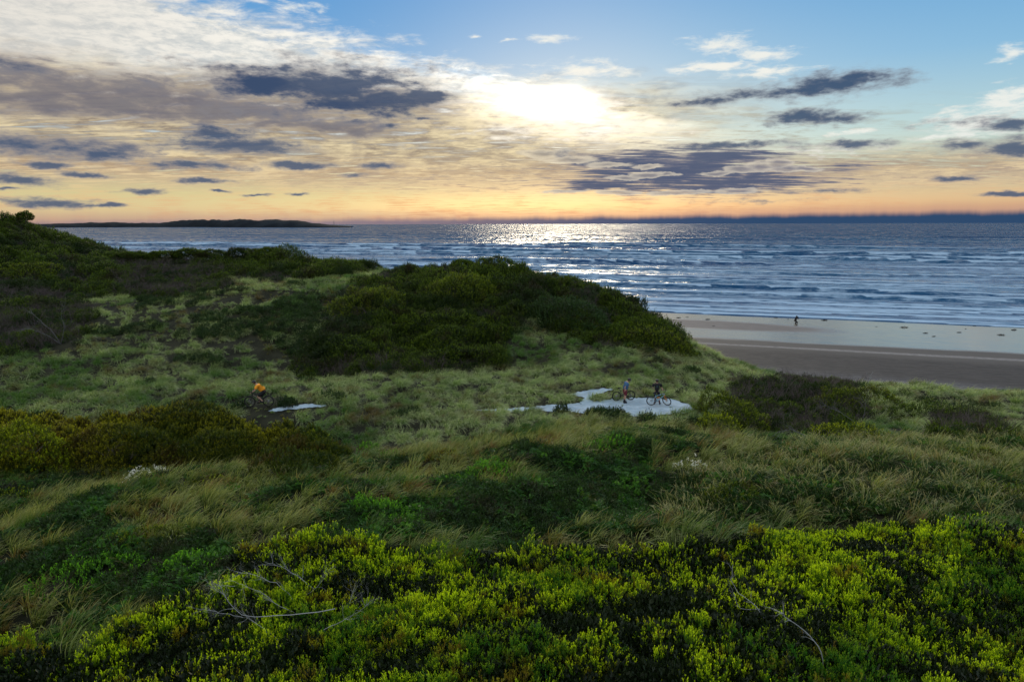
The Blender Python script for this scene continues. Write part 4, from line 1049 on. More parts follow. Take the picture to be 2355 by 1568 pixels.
# ------------------------------------------------------------------ ferns, flowers, dead branches
def fern(u, v, r, seed, lab):
    p0 = hit(u, v, .2); q = np.random.default_rng(3000+seed); n = int(70*r)
    a = q.uniform(0, 6.28, n); rr_ = r*np.sqrt(q.random(n))
    base = np.stack([np.cos(a)*rr_, np.sin(a)*rr_*.8, np.zeros(n)], 1)
    base[:, 2] = hz(p0[0]+base[:, 0], p0[1]+base[:, 1]) - float(hz(p0[0], p0[1])) + q.uniform(.1, .55, n)*(1-.5*rr_/r)
    d = np.stack([q.normal(.15, .5, n), q.normal(0, .5, n), q.uniform(.4, 1.1, n)], 1); d = norm(d)
    nl = 22; f = np.tile(np.linspace(.1, 1, nl), (n, 1)); L = q.uniform(.35, .6, n)
    side = norm(np.cross(d, q.normal(size=(n, 3)))); sg = np.tile(np.where(np.arange(nl) % 2, 1, -1), (n, 1))
    b = base[:, None] + d[:, None]*(f*L[:, None])[..., None]; b[..., 2] -= .22*f**2
    dd = side[:, None]*sg[..., None] + d[:, None]*.5; dd[..., 2] -= .25
    lf = (.20*(1.05-f))*np.ones_like(f)
    V, Q, A = leaves_batch(b.reshape(-1, 3), dd.reshape(-1, 3), lf.ravel(), lf.ravel()*.32, q)
    me = build_mesh('fern', V, Q, MAT['fern'], {'var': np.clip(A*.4+np.repeat(q.random(n), nl*4)*.6, 0, 1), 'tip': np.zeros(len(V))})
    link('fern', me, None, (p0[0], p0[1], float(hz(p0[0], p0[1]))), label=lab, category='fern', group='bright green ferns')
FL = ['bright fern patch on the grassy crest, just left of centre', 'lower bright fern patch above the notch in the nearest thicket', 'vivid light green fern between the two larger patches left of centre',
      'fern patch on top of the hummock below the sandy clearing', 'dim fern in the dark notch of the thicket edge', 'fern among combed grass right of the crest patch', 'fern under the hummock, in dark grass',
      'shaded fern below the white-flowered bush on the right', 'fern in the dark hollow on the left, nearest to the thicket', 'fern bed on the left under the straw-coloured grass brow',
      'small fern directly below the vivid light green one', 'fern at the foot of the broad sword grass', 'fern touching the white-flowered bush on the right']
for i, ((u, v, r), lab) in enumerate(zip(FERNS, FL)): fern(u, v, r, i, lab)
def flower_bush(u, v, r, h, n, seed, lab):
    o = shrub(u, v, r, r*.7, h, 'herb', lab, seed=seed, dens=30, name='flowering_bush', stems=False, n_leaf=8, L=.22, leaf=.07, width=.025)
    q = np.random.default_rng(seed); P_, nr, k = dome_points(n, 1.0, q, r, r*.7, h, .25, .05, 3.0, seed)
    k2 = vnoise(P_[:, 0]*2.6, P_[:, 1]*2.6, 5) > -.15; P_ = P_[k2]; nr = nr[k2]
    P_[:, 2] += (hz(o.location[0] + P_[:, 0], o.location[1] + P_[:, 1]) - o.location[2])*.85
    c = np.repeat(P_ + nr*.05, 9, 0) + q.normal(0, .035, (len(P_)*9, 3))
    V, Q, A = leaves_batch(c, q.normal(size=c.shape) + np.array([0, -.3, .8]), .05, .045, q)
    link('blossom', build_mesh('blossom', V, Q, MAT['flower'], {'var': A, 'tip': A*0}), o, kind='stuff')
flower_bush(352, 1105, 1.75, .75, 260, 91, 'white-flowered bush in the straw grass below the heath mound')
flower_bush(1590, 1085, .8, .7, 120, 92, 'white-flowered bush in dark grass right of centre, below the sandy clearing')

def dead(pts_uv, Y, seed, lab, r=.02, lift=.9, kids=3, L=.8, name='dead_branch', mat='branch'):
    """a bare branch laid along a few sketch points at a given distance"""
    q = np.random.default_rng(4000+seed)
    P_ = np.array([at_depth(u, v, Y + i*dy) for i, (u, v, dy) in enumerate([(a, b, 0) for a, b in pts_uv])])
    P_ += q.normal(0, .02, P_.shape)
    t = np.linspace(0, len(P_)-1, 14); pts = np.stack([np.interp(t, np.arange(len(P_)), P_[:, k]) for k in range(3)], 1)
    pts[1:-1] += q.normal(0, .012, (12, 3)); org = pts[0].copy(); pts = pts - org
    out = [tube(pts, np.linspace(r, r*.35, 14), 6)]
    for j in range(kids):
        i = q.integers(4, 13); dr = norm(pts[i]-pts[i-2])
        branchwork(q, pts[i], norm(dr + q.normal(0, .5, 3)*np.array([1, .6, .8])), L*q.uniform(.4, 1), r*.5, 2, (2, 4), .5, out, 4)
    link(name, plant_mesh(name, merge(out), MAT[mat]), None, org, label=lab, category='branch')
def dh(u, v):            # distance at which a sketch point meets the canopy of the thicket
    h_ = hit(u, v, .95); return h_[1]
dead([(1890, 1560), (1892, 1500), (1870, 1470), (1835, 1440), (1800, 1415), (1797, 1385)], dh(1850, 1450)-.3, 1, 'longest bare grey dead branch rising diagonally from the shadow gap', .017, kids=7, L=.45)
dead([(1760, 1420), (1740, 1385), (1700, 1365), (1680, 1335), (1688, 1300)], dh(1720, 1370)-.3, 2, 'bare dead branch with forked tip, left of the longest one', .013, kids=6, L=.4)
dead([(1745, 1400), (1700, 1395), (1685, 1360), (1675, 1330)], dh(1700, 1370)-.25, 3, 'thin bare twig curving beside the forked dead branch', .008, kids=4, L=.3)
tang = [([(770, 1400), (680, 1412), (600, 1418), (560, 1412), (520, 1375), (500, 1340)], .018, 'lowest long grey limb of the branch tangle'),
        ([(690, 1400), (660, 1360), (630, 1335), (580, 1320), (545, 1310)], .016, 'curved pale limb in the middle of the branch tangle'),
        ([(720, 1355), (690, 1330), (650, 1300), (610, 1290)], .015, 'upper pale limb of the branch tangle with feathery twigs'),
        ([(700, 1420), (640, 1388), (600, 1360), (560, 1345), (530, 1330)], .012, 'thin limb crossing the middle of the branch tangle'),
        ([(700, 1370), (730, 1345), (745, 1320), (752, 1300)], .010, 'short forked twig at the upper end of the branch tangle'),
        ([(790, 1420), (800, 1390), (812, 1360), (822, 1345)], .011, 'upright bare stem right of the branch tangle'),
        ([(560, 1415), (510, 1405), (470, 1398), (440, 1410)], .009, 'thin twig pointing out of the left end of the branch tangle'),
        ([(640, 1470), (600, 1440), (570, 1415), (540, 1395)], .008, 'drooping arc twig under the branch tangle'),
        ([(745, 1445), (790, 1425), (800, 1420), (830, 1400), (860, 1375)], .012, 'bent grey limb below the small golden shrub'),
        ([(540, 1345), (500, 1345), (470, 1335)], .009, 'twig reaching left from the top of the branch tangle')]
for i, (pp, r, lab) in enumerate(tang):
    dead(pp, dh(*pp[len(pp)//2]) - .55, 10+i, lab, r*.7, kids=9, L=.5)
for i, (pp, lab) in enumerate([([(140, 790), (120, 760), (90, 735), (70, 715)], 'bare grey limb on the left dune flank, lower one of the crossing pair'),
                               ([(140, 790), (150, 750), (140, 725), (150, 700)], 'upright bare grey limb on the left dune flank'),
                               ([(150, 795), (110, 770), (70, 755), (40, 760)], 'long bare grey limb reaching left over dark scrub on the dune flank'),
                               ([(20, 830), (10, 805), (0, 790)], 'short bare limb at the left frame edge above the pale grass')]):
    dead(pp, 66, 40+i, lab, .026, kids=9, L=1.3, mat='greyw')
for i, (pp, lab) in enumerate([([(1960, 965), (1930, 945), (1905, 935), (1880, 920)], 'grey dead limb in the leafless scrub, left part'),
                               ([(1985, 960), (1990, 930), (1975, 905)], 'upright grey dead limb in the leafless scrub'),
                               ([(1850, 1000), (1820, 985), (1790, 990)], 'low grey dead limb under the leafless scrub near the clearing')]):
    dead(pp, dh(*pp[0]) - 1.5, 50+i, lab, .018, kids=8, L=.9, mat='greyw')
dead([(1995, 882), (1999, 868), (2002, 858)], 64, 60, 'thin bare stick standing at the edge of the beach', .03, kids=3, L=.6)

# ------------------------------------------------------------------ bicycles
def plain(name, c, rough=.5, metal=0.0, spec=.4):
    m, nt, out = new_mat(name); oi = N.node('ShaderNodeTexCoord')
    n = noise(N(oi.outputs['Object']), 9.0, 3)
    principled(nt, out, mixc(n*.35, c, (c[0]*.7, c[1]*.7, c[2]*.7, 1)), rough, spec, metal); return m
BK = plain('black_rubber', lc(.012, .012, .014), .75); STEEL = plain('dull_steel', lc(.35, .36, .38), .35, .8)
def mesh_of(parts, name, mat, loc=None):
    V, Q, A, T = merge(parts); return build_mesh(name, V, Q, mat, smoothf=True)
def rod(a, b, r, r2=None, k=8):
    a, b = np.array(a, float), np.array(b, float)
    d = b-a
    if abs(norm(d[None])[0, 2]) > .93: b = b + np.array([1e-3, 0, 0])
    return tube([a, a+(b-a)*.5, b], [r, r if r2 is None else (r+r2)/2, r if r2 is None else r2], k)
def ring(R_, r, k=28, c=(0, 0, 0)):
    a = np.linspace(0, 2*np.pi, k, endpoint=False); b = np.linspace(0, 2*np.pi, 8, endpoint=False)
    A, B = np.meshgrid(a, b, indexing='ij')
    v = np.stack([(R_+r*np.cos(B))*np.cos(A)+c[0], r*np.sin(B)+c[1], (R_+r*np.cos(B))*np.sin(A)+c[2]], -1).reshape(-1, 3)
    i, j = np.meshgrid(np.arange(k), np.arange(8), indexing='ij')
    q = np.stack([i*8+j, ((i+1) % k)*8+j, ((i+1) % k)*8+(j+1) % 8, i*8+(j+1) % 8], -1).reshape(-1, 4)
    return v, q, np.zeros(len(v)), np.zeros(len(v))
def pop_box(c, s, rot=0.0):
    c = np.array(c, float); x, y, z = np.array(s, float)/2
    v = np.array([[i*x, j*y, k*z] for i in (-1, 1) for j in (-1, 1) for k in (-1, 1)], float)
    cr, sr = math.cos(rot), math.sin(rot)
    v = np.stack([v[:, 0]*cr + v[:, 2]*sr, v[:, 1], -v[:, 0]*sr + v[:, 2]*cr], 1) + c
    q = np.array([[0, 1, 3, 2], [4, 6, 7, 5], [0, 4, 5, 1], [2, 3, 7, 6], [0, 2, 6, 4], [1, 5, 7, 3]])
    return v, q, np.zeros(8), np.zeros(8)
def bicycle(loc, rz, label, framec, forkc, rimc, steer=0.0, lean=0.0, rx=0.0):
    """mountain bike along +x, wheels 0.37 m in radius, hubs at (-.44) and (.70)"""
    o = bpy.data.objects.new('bicycle', None); COL.objects.link(o); o.location = loc
    o.rotation_euler = (lean, rx, rz); o['label'] = label; o['category'] = 'bicycle'; o['group'] = 'mountain bikes'
    W = .365
    bb, seat, head, hlow, rear = (0, 0, .33), (-.17, 0, .80), (.47, 0, .93), (.50, 0, .80), (-.44, 0, W)
    piv = np.array([.50, 0, .80])
    fr = [rod(bb, seat, .018), rod((-.13, 0, .72), head, .02), rod(bb, hlow, .026), rod(hlow, head, .026)]
    for s in (-1, 1):
        fr += [rod((0, .02*s, .33), (-.44, .06*s, W), .011), rod((-.13, .02*s, .70), (-.44, .06*s, W), .009)]
    fr.append(rod((-.06, 0, .42), (.16, 0, .52), .02))
    f = link('frame', mesh_of(fr, 'frame', framec), o)
    link('shock', mesh_of([rod((-.04, 0, .56), (.12, 0, .66), .024)], 'shock', forkc), o)
    steer_m = Matrix.Translation(piv) @ Matrix.Rotation(steer, 4, Vector((-.38, 0, 1)).normalized()) @ Matrix.Translation(-piv)
    def st(obj): obj.matrix_local = steer_m; return obj
    fk = []
    for s in (-1, 1): fk += [rod((.50, .065*s, .76), (.70, .065*s, W), .018)]
    fk += [rod((.50, -.07, .76), (.50, .07, .76), .02), rod((.50, 0, .76), (.455, 0, 1.0), .016)]
    st(link('fork', mesh_of(fk, 'fork', forkc), o))
    hb = link('handlebar', mesh_of([rod((.455, 0, 1.0), (.51, 0, 1.02), .018), tube([(.45, -.38, 1.06), (.48, -.18, 1.05), (.51, -.05, 1.02), (.51, .05, 1.02), (.48, .18, 1.05), (.45, .38, 1.06)], [.014]*6, 6)], 'handlebar', BK), o)
    st(hb)
    for s in (-1, 1):
        link('grip', mesh_of([rod((.45, .26*s, 1.057), (.448, .39*s, 1.06), .02)], 'grip', BK), hb)
        link('brake_lever', mesh_of([rod((.47, .24*s, 1.04), (.54, .33*s, 1.01), .007)], 'brake_lever', STEEL), hb)
    wheel_tpl = {}
    for nm, cx in (('wheel', -.44), ('wheel', .70)):
        e = link('wheel', mesh_of([rod((0, -.05, 0), (0, .05, 0), .028)], 'hub', STEEL), o)
        if cx > 0: e.matrix_local = steer_m @ Matrix.Translation((cx, 0, W))
        else: e.location = (cx, 0, W)
        link('tyre', mesh_of([ring(.335, .030)], 'tyre', BK), e)
        link('rim', mesh_of([ring(.300, .013)], 'rim', rimc), e)
        sp = []
        for i in range(16):
            a = i*math.pi/8
            sp.append(rod((.02*math.cos(a+.6), .025*(-1)**i, .02*math.sin(a+.6)), (.295*math.cos(a), 0, .295*math.sin(a)), .003, k=3))
        link('spoke', mesh_of(sp, 'spoke', STEEL), e, kind='stuff')
        link('brake_disc', mesh_of([ring(.075, .006, 16, (0, .05, 0))], 'brake_disc', STEEL), e)
    link('saddle', mesh_of([tube([(-.34, 0, .965), (-.30, 0, .975), (-.18, 0, .975), (-.06, 0, .965)], [.02, .062, .04, .018], 8)], 'saddle', BK), o)
    link('seat_post', mesh_of([rod(seat, (-.215, 0, .96), .014)], 'seat_post', STEEL), o)
    link('chainring', mesh_of([ring(.085, .008, 20, (0, -.05, .33)), rod((0, -.07, .33), (0, .07, .33), .02)], 'chainring', BK), o)
    link('sprocket', mesh_of([ring(.05, .014, 16, (-.44, -.04, W)), ring(.08, .006, 16, (-.44, -.045, W))], 'sprocket', STEEL), o)
    link('chain', mesh_of([tube([(-.44, -.05, W+.06), (-.2, -.05, W+.065), (0, -.05, .33+.085)], [.006]*3, 4), tube([(-.42, -.05, W-.09), (-.2, -.05, .26), (0, -.05, .33-.085)], [.006]*3, 4)], 'chain', BK), o)
    for s, a in ((-1, .3), (1, .3+math.pi)):
        ex, ez = .17*math.cos(a), .33-.17*math.sin(a)
        c_ = link('crank', mesh_of([rod((0, .07*s, .33), (ex, .08*s, ez), .012)], 'crank', BK), o)
        link('pedal', mesh_of([pop_box((ex, .13*s, ez), (.10, .09, .02))], 'pedal', BK), c_)
    return o
ORANGE = plain('orange_enamel', lc(.75, .25, .04), .35); BLUEG = plain('pale_blue_enamel', lc(.22, .42, .55), .3, .3); BLACKP = plain('black_enamel', lc(.02, .022, .028), .35)
def ground_at(u, v, Y=None):
    if Y is None:
        p = hit(u, v, .07); return p
    p = at_depth(u, v, Y); return np.array([p[0], p[1], float(hz(p[0], p[1])) + .07])

# ------------------------------------------------------------------ people
def skinned(name, joints, edges, mat, sub=2, kr=1.0):
    """one continuous body grown on a joint graph. joints: {key: (x,y,z,r[,r2])}"""
    me = bpy.data.meshes.new(name); keys = list(joints); ix = {k: i for i, k in enumerate(keys)}
    me.from_pydata([joints[k][:3] for k in keys], [(ix[a], ix[b]) for a, b in edges], [])
    me.materials.append(mat)
    o = bpy.data.objects.new(name, me); COL.objects.link(o)
    md = o.modifiers.new('skin', 'SKIN'); md.use_smooth_shade = True; md.branch_smoothing = .4
    for i, k in enumerate(keys):
        sv = me.skin_vertices[0].data[i]; j = joints[k]
        sv.radius = (j[3]*kr, (j[4] if len(j) > 4 else j[3])*kr); sv.use_root = (i == 0); sv.use_loose = False
    s_ = o.modifiers.new('sub', 'SUBSURF'); s_.levels = sub; s_.render_levels = sub
    dg = bpy.context.evaluated_depsgraph_get(); ev = o.evaluated_get(dg)
    m2 = bpy.data.meshes.new_from_object(ev); o.modifiers.clear(); o.data = m2; m2.name = name
    if not m2.materials: m2.materials.append(mat)
    m2.polygons.foreach_set('use_smooth', np.ones(len(m2.polygons), bool))
    return o
SKIN = plain('skin', lc(.48, .28, .20), .55); HAIR = plain('brown_hair', lc(.05, .03, .02), .7)
def ellipsoid(c, r, k=12, zmin=-1.0, rot=0.0):
    n = 8; ph = np.linspace(math.asin(max(-1, zmin)), math.pi/2, n); a = np.linspace(0, 2*np.pi, k, endpoint=False)
    PH, A = np.meshgrid(ph, a, indexing='ij')
    v = np.stack([r[0]*np.cos(PH)*np.cos(A), r[1]*np.cos(PH)*np.sin(A), r[2]*np.sin(PH)], -1).reshape(-1, 3)
    cr, sr = math.cos(rot), math.sin(rot)
    v = np.stack([v[:, 0]*cr + v[:, 2]*sr, v[:, 1], -v[:, 0]*sr + v[:, 2]*cr], 1) + np.array(c)
    i, j = np.meshgrid(np.arange(n-1), np.arange(k), indexing='ij')
    q = np.stack([i*k+j, i*k+(j+1) % k, (i+1)*k+(j+1) % k, (i+1)*k+j], -1).reshape(-1, 4)
    return v, q, np.zeros(len(v)), np.zeros(len(v))
def lerp(a, b, t): return tuple(a[i] + (b[i]-a[i])*t for i in range(3))
def person(loc, rz, J, label, tee, shorts, socks, shoes, helmet, gloves=None, helmet_trim=None, sleeve=.45, short_len=.8, print_patch=None, bare_arm=True, scale=1.0, cap=False):
    """J: joint positions in metres, +x the way the person faces. One body mesh; the clothes are its children"""
    o = bpy.data.objects.new('person', None); COL.objects.link(o); o.location = loc; o.rotation_euler = (0, 0, rz); o.scale = (scale,)*3
    o['label'] = label; o['category'] = 'person'
    g = dict(J)
    mid = lerp(g['pelvis'], g['chest'], .5)
    joints = {'pelvis': (*g['pelvis'], .085, .10), 'mid': (*mid, .08, .10), 'chest': (*g['chest'], .085, .115), 'nb': (*lerp(g['chest'], g['neck'], .7), .055, .07), 'neck': (*g['neck'], .052), 'skull0': (*lerp(g['neck'], g['head'], .55), .06), 'head': (*g['head'], .088), 'crown': (*lerp(g['neck'], g['head'], 1.5), .07)}
    edges = [('pelvis', 'mid'), ('mid', 'chest'), ('chest', 'nb'), ('nb', 'neck'), ('neck', 'skull0'), ('skull0', 'head'), ('head', 'crown')]
    cloth_t, cloth_s, sock_l, shoe_l, glove_l = [], [], [], [], []
    for s in 'lr':
        sh, el, wr = g['sh'+s], g['el'+s], g['wr'+s]
        joints['sh'+s] = (*sh, .045); joints['ua'+s] = (*lerp(sh, el, .5), .045); joints['el'+s] = (*el, .038); joints['fa'+s] = (*lerp(el, wr, .35), .039); joints['wr'+s] = (*wr, .026)
        d = norm(np.array([wr]) - np.array([el]))[0]
        palm = tuple(np.array(wr) + d*.055); joints['pm'+s] = (*palm, .034, .022)
        edges += [('nb', 'sh'+s), ('sh'+s, 'ua'+s), ('ua'+s, 'el'+s), ('el'+s, 'fa'+s), ('fa'+s, 'wr'+s), ('wr'+s, 'pm'+s)]
        hp, kn, an, toe = g['hp'+s], g['kn'+s], g['an'+s], g['toe'+s]
        joints['hp'+s] = (*hp, .07); joints['th'+s] = (*lerp(hp, kn, .45), .068); joints['kn'+s] = (*kn, .056); joints['cf'+s] = (*lerp(kn, an, .3), .057); joints['an'+s] = (*an, .036); joints['toe'+s] = (*toe, .034, .03)
        edges += [('pelvis', 'hp'+s), ('hp'+s, 'th'+s), ('th'+s, 'kn'+s), ('kn'+s, 'cf'+s), ('cf'+s, 'an'+s), ('an'+s, 'toe'+s)]
    b = skinned('body', joints, edges, SKIN, 2, .9); b.parent = o
    # face and ears belong to the head, fingers to the hands: joined to the one body mesh
    fd = norm(np.array([g['look']]))[0]; hd = np.array(g['head']); side = norm(np.cross(fd, [0, 0, 1.0])[None])[0]; up = np.cross(side, fd)
    extra = [tube([hd+fd*.085+up*.02, hd+fd*.115-up*.005, hd+fd*.10-up*.02], [.008, .014, .010], 6), tube([hd+fd*.088-up*.045-side*.022, hd+fd*.094-up*.045, hd+fd*.088-up*.045+side*.022], [.004, .007, .004], 5)]
    for e in (-1, 1):
        extra.append(tube([hd+side*e*.085+up*.02, hd+side*e*.10+up*.0, hd+side*e*.085-up*.025], [.010, .014, .008], 6))
    for s in 'lr':
        el, wr = np.array(g['el'+s]), np.array(g['wr'+s]); d = norm((wr-el)[None])[0]
        c1 = norm(np.cross(d, [0, 1.0, .2])[None])[0]; c2 = np.cross(d, c1)
        for k, (off, ln) in enumerate(((-.028, .065), (-.010, .078), (.010, .074), (.027, .058))):
            p0 = wr + d*.065 + c2*off
            extra.append(tube([p0, p0+d*ln*.45, p0+d*ln*.75 - c1*ln*.35, p0+d*ln*.7 - c1*ln*.75], [.010, .009, .008, .006], 5))
        p0 = wr + d*.03 - c2*.026
        extra.append(tube([p0, p0 - c2*.028 + d*.02, p0 - c2*.032 + d*.045 - c1*.015], [.011, .010, .007], 5))
    V, Q, A, T = merge(extra)
    bm = bmesh.new(); bm.from_mesh(b.data); n0 = len(bm.verts)
    vs_ = [bm.verts.new(v) for v in V]
    for q in Q:
        try: bm.faces.new([vs_[i] for i in q]).smooth = True
        except ValueError: pass
    bm.to_mesh(b.data); bm.free()
    def cloth(nm, js, es, mat):
        c = skinned(nm, js, es, mat, 2, 1.18); c.parent = o; return c
    P_, C_, NB = g['pelvis'], g['chest'], joints['nb']
    tj = {'a': (*lerp(P_, C_, -.05), .145, .172), 'b': (*mid, .130, .160), 'c': (*C_, .138, .188), 'd': (*lerp(C_, g['neck'], .66), .115, .155)}
    te = [('a', 'b'), ('b', 'c'), ('c', 'd')]
    for s in 'lr':
        tj['s'+s] = (*g['sh'+s], .098); tj['e'+s] = (*lerp(g['sh'+s], g['el'+s], sleeve), .074); tj['f'+s] = (*lerp(g['sh'+s], g['el'+s], sleeve+.25), .062)
        te += [('d', 's'+s), ('s'+s, 'e'+s), ('e'+s, 'f'+s)]
    tt = cloth('shirt', tj, te, tee)
    if print_patch:
        c = np.array(C_)*.6+np.array(mid)*.4; bk = -np.array([1.0, 0, 0])
        lg = []
        for a_, b_, w_ in (((-.06, .02), (.07, .03), .012), ((-.05, -.03), (.05, -.025), .010), ((-.02, -.08), (.06, -.07), .010), ((-.04, .07), (.02, .075), .008)):
            p1 = c + bk*.142 + np.array([0, a_[0], a_[1]]); p2 = c + bk*.142 + np.array([0, b_[0], b_[1]])
            lg.append(tube([p1, (p1+p2)/2+[.0, 0, .004], p2], [w_*.5, w_, w_*.5], 5))
        link('back_print', mesh_of(lg, 'back_print', print_patch), tt)
    sj = {'p': (*lerp(P_, C_, .12), .128, .160), 'q': (*P_, .145, .170)}; se = [('p', 'q')]
    for s in 'lr':
        sj['h'+s] = (*g['hp'+s], .112); sj['t'+s] = (*lerp(g['hp'+s], g['kn'+s], .5), .098); sj['k'+s] = (*lerp(g['hp'+s], g['kn'+s], short_len), .088)
        se += [('q', 'h'+s), ('h'+s, 't'+s), ('t'+s, 'k'+s)]
    cloth('shorts', sj, se, shorts)
    for s in 'lr':
        an, kn, toe = g['an'+s], g['kn'+s], g['toe'+s]
        if socks: link('sock', mesh_of([tube([lerp(an, kn, .42), lerp(an, kn, .2), lerp(an, kn, -.05)], [.052, .046, .042], 10)], 'sock', socks), o)
        hl = np.array(an) + (np.array(an)-np.array(toe))*.35
        link('shoe', mesh_of([tube([hl - [0, 0, .02], np.array(an)-[0, 0, .035], lerp(an, toe, .6), tuple(np.array(toe)-[0, 0, .0]), tuple(np.array(toe)+(np.array(toe)-np.array(an))*.25)], [.035, .052, .046, .042, .015], 10)], 'shoe', shoes), o)
        if gloves:
            wr = np.array(g['wr'+s]); d = norm((wr-np.array(g['el'+s]))[None])[0]
            link('glove', mesh_of([tube([wr-d*.02, wr+d*.03, wr+d*.075], [.033, .042, .036], 8)], 'glove', gloves), o)
    hu = hd + up*.03 - fd*.01
    ang = math.atan2(-up[0], up[2]) * -1
    he = link('helmet', mesh_of([ellipsoid(hu, (.128, .105, .105), 14, -.15, -ang if False else math.atan2(fd[2], fd[0])*-1 if abs(fd[0]) > .3 else 0)], 'helmet', helmet), o)
    link('visor', mesh_of([tube([hu+fd*.10+up*.03+side*.055, hu+fd*.165+up*.02, hu+fd*.10+up*.03-side*.055], [.010, .014, .010], 6)], 'visor', helmet_trim or helmet), he)
    link('hair', mesh_of([ellipsoid(hd-fd*.03-up*.01, (.09, .09, .085), 10, -.7)], 'hair', HAIR), o)
    return o
BLUE = plain('blue_tee', lc(.05, .13, .26), .8); BLKC = plain('black_cloth', lc(.012, .012, .016), .85); RED = plain('maroon_cloth', lc(.14, .018, .03), .85)
ORC = plain('orange_tee', lc(.95, .36, .02), .8); HELM = plain('black_helmet', lc(.015, .018, .022), .4); TRIM = plain('pale_trim', lc(.6, .65, .7), .4); DRED = plain('dark_red_sock', lc(.10, .02, .03), .8); GREYC = plain('grey_cloth', lc(.12, .12, .13), .8)
TEAL = plain('teal_print', lc(.10, .28, .30), .7)

# cyclist riding to the left
pr = ground_at(602, 946, 48.3)
rot_l = math.pi + R(8)
bicycle(pr, rot_l, 'black mountain bike ridden by the person in orange', BLACKP, BLACKP, BK).scale = (1.13,)*3
J = dict(pelvis=(-.22, 0, 1.04), chest=(.10, 0, 1.36), neck=(.24, 0, 1.49), head=(.34, 0, 1.585), look=(1, 0, -.35),
         shl=(.16, .19, 1.40), shr=(.16, -.19, 1.40), ell=(.25, .32, 1.17), elr=(.25, -.32, 1.17), wrl=(.41, .33, 1.08), wrr=(.41, -.33, 1.08),
         hpl=(-.20, .10, 1.0), hpr=(-.20, -.10, 1.0), knl=(.16, .13, .76), knr=(.04, -.13, .66), anl=(-.12, .13, .46), anr=(.12, -.13, .36), toel=(.0, .13, .41), toer=(.24, -.13, .31))
person(pr - np.array([0, 0, .11]), rot_l, J, 'cyclist in bright orange tee, black shorts and black helmet riding left along the track', ORC, BLKC, None, BLKC, HELM, gloves=BLKC, sleeve=.5, short_len=.98, scale=1.22)
# standing cyclist in blue beside a black bike
pa = ground_at(1436, 925)
pb = pa + np.array([-.02, .55, 0]); pb[2] = float(hz(pb[0], pb[1])) + .07
bicycle(pb + np.array([-.10, 0, 0]), R(12), 'black mountain bike held by the person in the blue tee', BLACKP, BLACKP, BK, steer=R(-12), lean=R(-4))
J = dict(pelvis=(0, 0, .92), chest=(.08, 0, 1.27), neck=(.17, 0, 1.45), head=(.27, 0, 1.53), look=(1, .1, -.75),
         shl=(.10, .20, 1.37), shr=(.10, -.20, 1.37), ell=(.25, .30, 1.12), elr=(-.10, -.30, 1.14), wrl=(.40, .36, 1.02), wrr=(-.08, -.22, .93),
         hpl=(0, .10, .90), hpr=(0, -.10, .90), knl=(.06, .13, .49), knr=(.02, -.10, .49), anl=(.0, .14, .09), anr=(-.06, -.10, .09), toel=(.15, .15, .045), toer=(.10, -.10, .045))
person(pa, R(8), J, 'standing person in blue tee and maroon shorts, head bowed, beside a bike', BLUE, RED, BLKC, BLKC, HELM, helmet_trim=TRIM, sleeve=.55, short_len=.95, scale=1.14)
# standing cyclist in black behind a pale blue bike
pc = ground_at(1509, 928)
pd_ = pc + np.array([-.04, -.42, 0]); pd_[2] = float(hz(pd_[0], pd_[1])) + .07
bicycle(pd_ + np.array([-.0, 0, 0]), R(-4), 'pale blue mountain bike with orange fork in front of the person in black', BLUEG, ORANGE, STEEL, steer=R(-38), lean=R(4))
J = dict(pelvis=(0, 0, .90), chest=(.01, 0, 1.24), neck=(.0, 0, 1.44), head=(.03, .01, 1.55), look=(1, .5, -.35),
         shl=(.0, .20, 1.36), shr=(.0, -.20, 1.36), ell=(.10, .28, 1.10), elr=(.04, -.30, 1.12), wrl=(.22, .22, 1.0), wrr=(-.14, -.36, 1.04),
         hpl=(0, .10, .88), hpr=(0, -.10, .88), knl=(.05, .11, .48), knr=(.05, -.16, .48), anl=(.0, .12, .09), anr=(.0, -.20, .09), toel=(.14, .15, .045), toer=(.13, -.25, .045))
person(pc, R(80), J, 'standing person in black printed tee, back turned, behind the pale blue bike', BLKC, BLKC, DRED, BLKC, HELM, helmet_trim=TRIM, print_patch=TEAL, sleeve=.55, short_len=.98, scale=1.14)
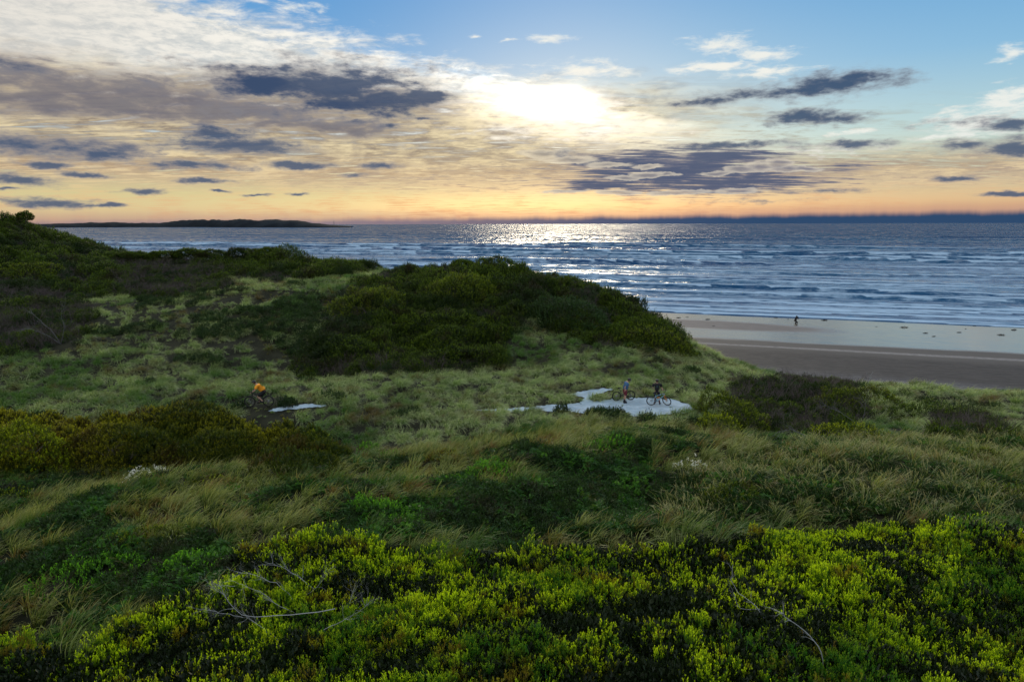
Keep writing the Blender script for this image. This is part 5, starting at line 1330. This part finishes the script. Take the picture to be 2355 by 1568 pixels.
# crouching photographer on the wet sand
pe = at_depth(1829, 742, 127.5); pe[2] = .13
J = dict(pelvis=(-.12, 0, .42), chest=(.0, 0, .78), neck=(.06, 0, .98), head=(.10, 0, 1.09), look=(1, 0, 0),
         shl=(.02, .19, .90), shr=(.02, -.19, .90), ell=(.26, .20, .80), elr=(.26, -.20, .80), wrl=(.30, .08, 1.02), wrr=(.30, -.08, 1.02),
         hpl=(-.10, .10, .42), hpr=(-.10, -.10, .42), knl=(.30, .16, .46), knr=(.28, -.14, .14), anl=(.05, .15, .09), anr=(-.15, -.12, .12), toel=(.20, .17, .045), toer=(-.05, -.12, .045))
person(pe, R(20), J, 'dark crouching person with raised arms on the wet sand at the water edge', BLKC, BLKC, BLKC, BLKC, HELM, sleeve=.95, short_len=.98, scale=1.25).children[0].data.materials[0] = BLKC
ph = pe + np.array([.40, .15, 1.27])
cm = bpy.data.objects.new('camera_body', mesh_of([pop_box((0, 0, 0), (.06, .15, .10)), rod((.03, 0, 0), (.14, 0, .0), .035)], 'camera_body', BLKC)); COL.objects.link(cm)
cm.location = ph; cm.rotation_euler = (0, 0, R(20)); cm['label'] = 'small black camera held up by the crouching person on the sand'; cm['category'] = 'camera'

# ------------------------------------------------------------------ kelp on the wet sand
q = np.random.default_rng(77)
KS = [(1505, 705, 1.2), (1515, 712, .5), (1560, 728, .9), (1580, 726, .5), (1600, 733, .6), (1627, 732, 1.0), (1783, 726, .7), (1797, 727, .6), (1812, 730, .4), (1861, 726, .5), (1876, 725, 1.0), (1896, 732, 1.1), (1640, 748, .5),
      (2002, 760, .6), (2015, 748, .4), (2078, 750, 1.2), (2115, 757, 1.3), (2128, 764, .8), (2146, 772, .6), (2152, 759, .5), (2205, 762, .7), (2220, 753, .4), (2262, 763, .5), (2302, 768, 1.0), (2330, 755, 1.0), (1990, 730, .5), (2240, 745, .5)]
ksh = []
for i in range(4):
    P_, nr, k = dome_points(160, 1.0, q, .5, .22, .12, .5, 0, 3, i)
    V, Q, A = leaves_batch(P_, nr*.3+q.normal(size=P_.shape), .22, .06, q)
    ksh.append(build_mesh('seaweed', V, Q, plain('kelp', lc(.018, .014, .010), .6), {'var': A}))
for i, (u, v, sz) in enumerate(k_ for j_, k_ in enumerate(KS) if j_ % 3 != 1):
    d = ray(u, v); t_ = (18.8-.33)/-d[2]; p = CAM + d*t_
    o = link('seaweed', ksh[i % 4], None, (p[0], p[1], float(np.interp(shore_s(p[0], p[1]), [20, 80, 100, 110, 116, 135, 147, 220], [1.6, 1.5, .95, .6, .42, .22, .02, -1.4]))), q.uniform(-.4, .4),
             label='small dark clump of washed-up seaweed on the wet sand', category='seaweed', group='seaweed clumps on the wet sand')
    o.scale = (sz*.9, sz*.7, sz*.7)
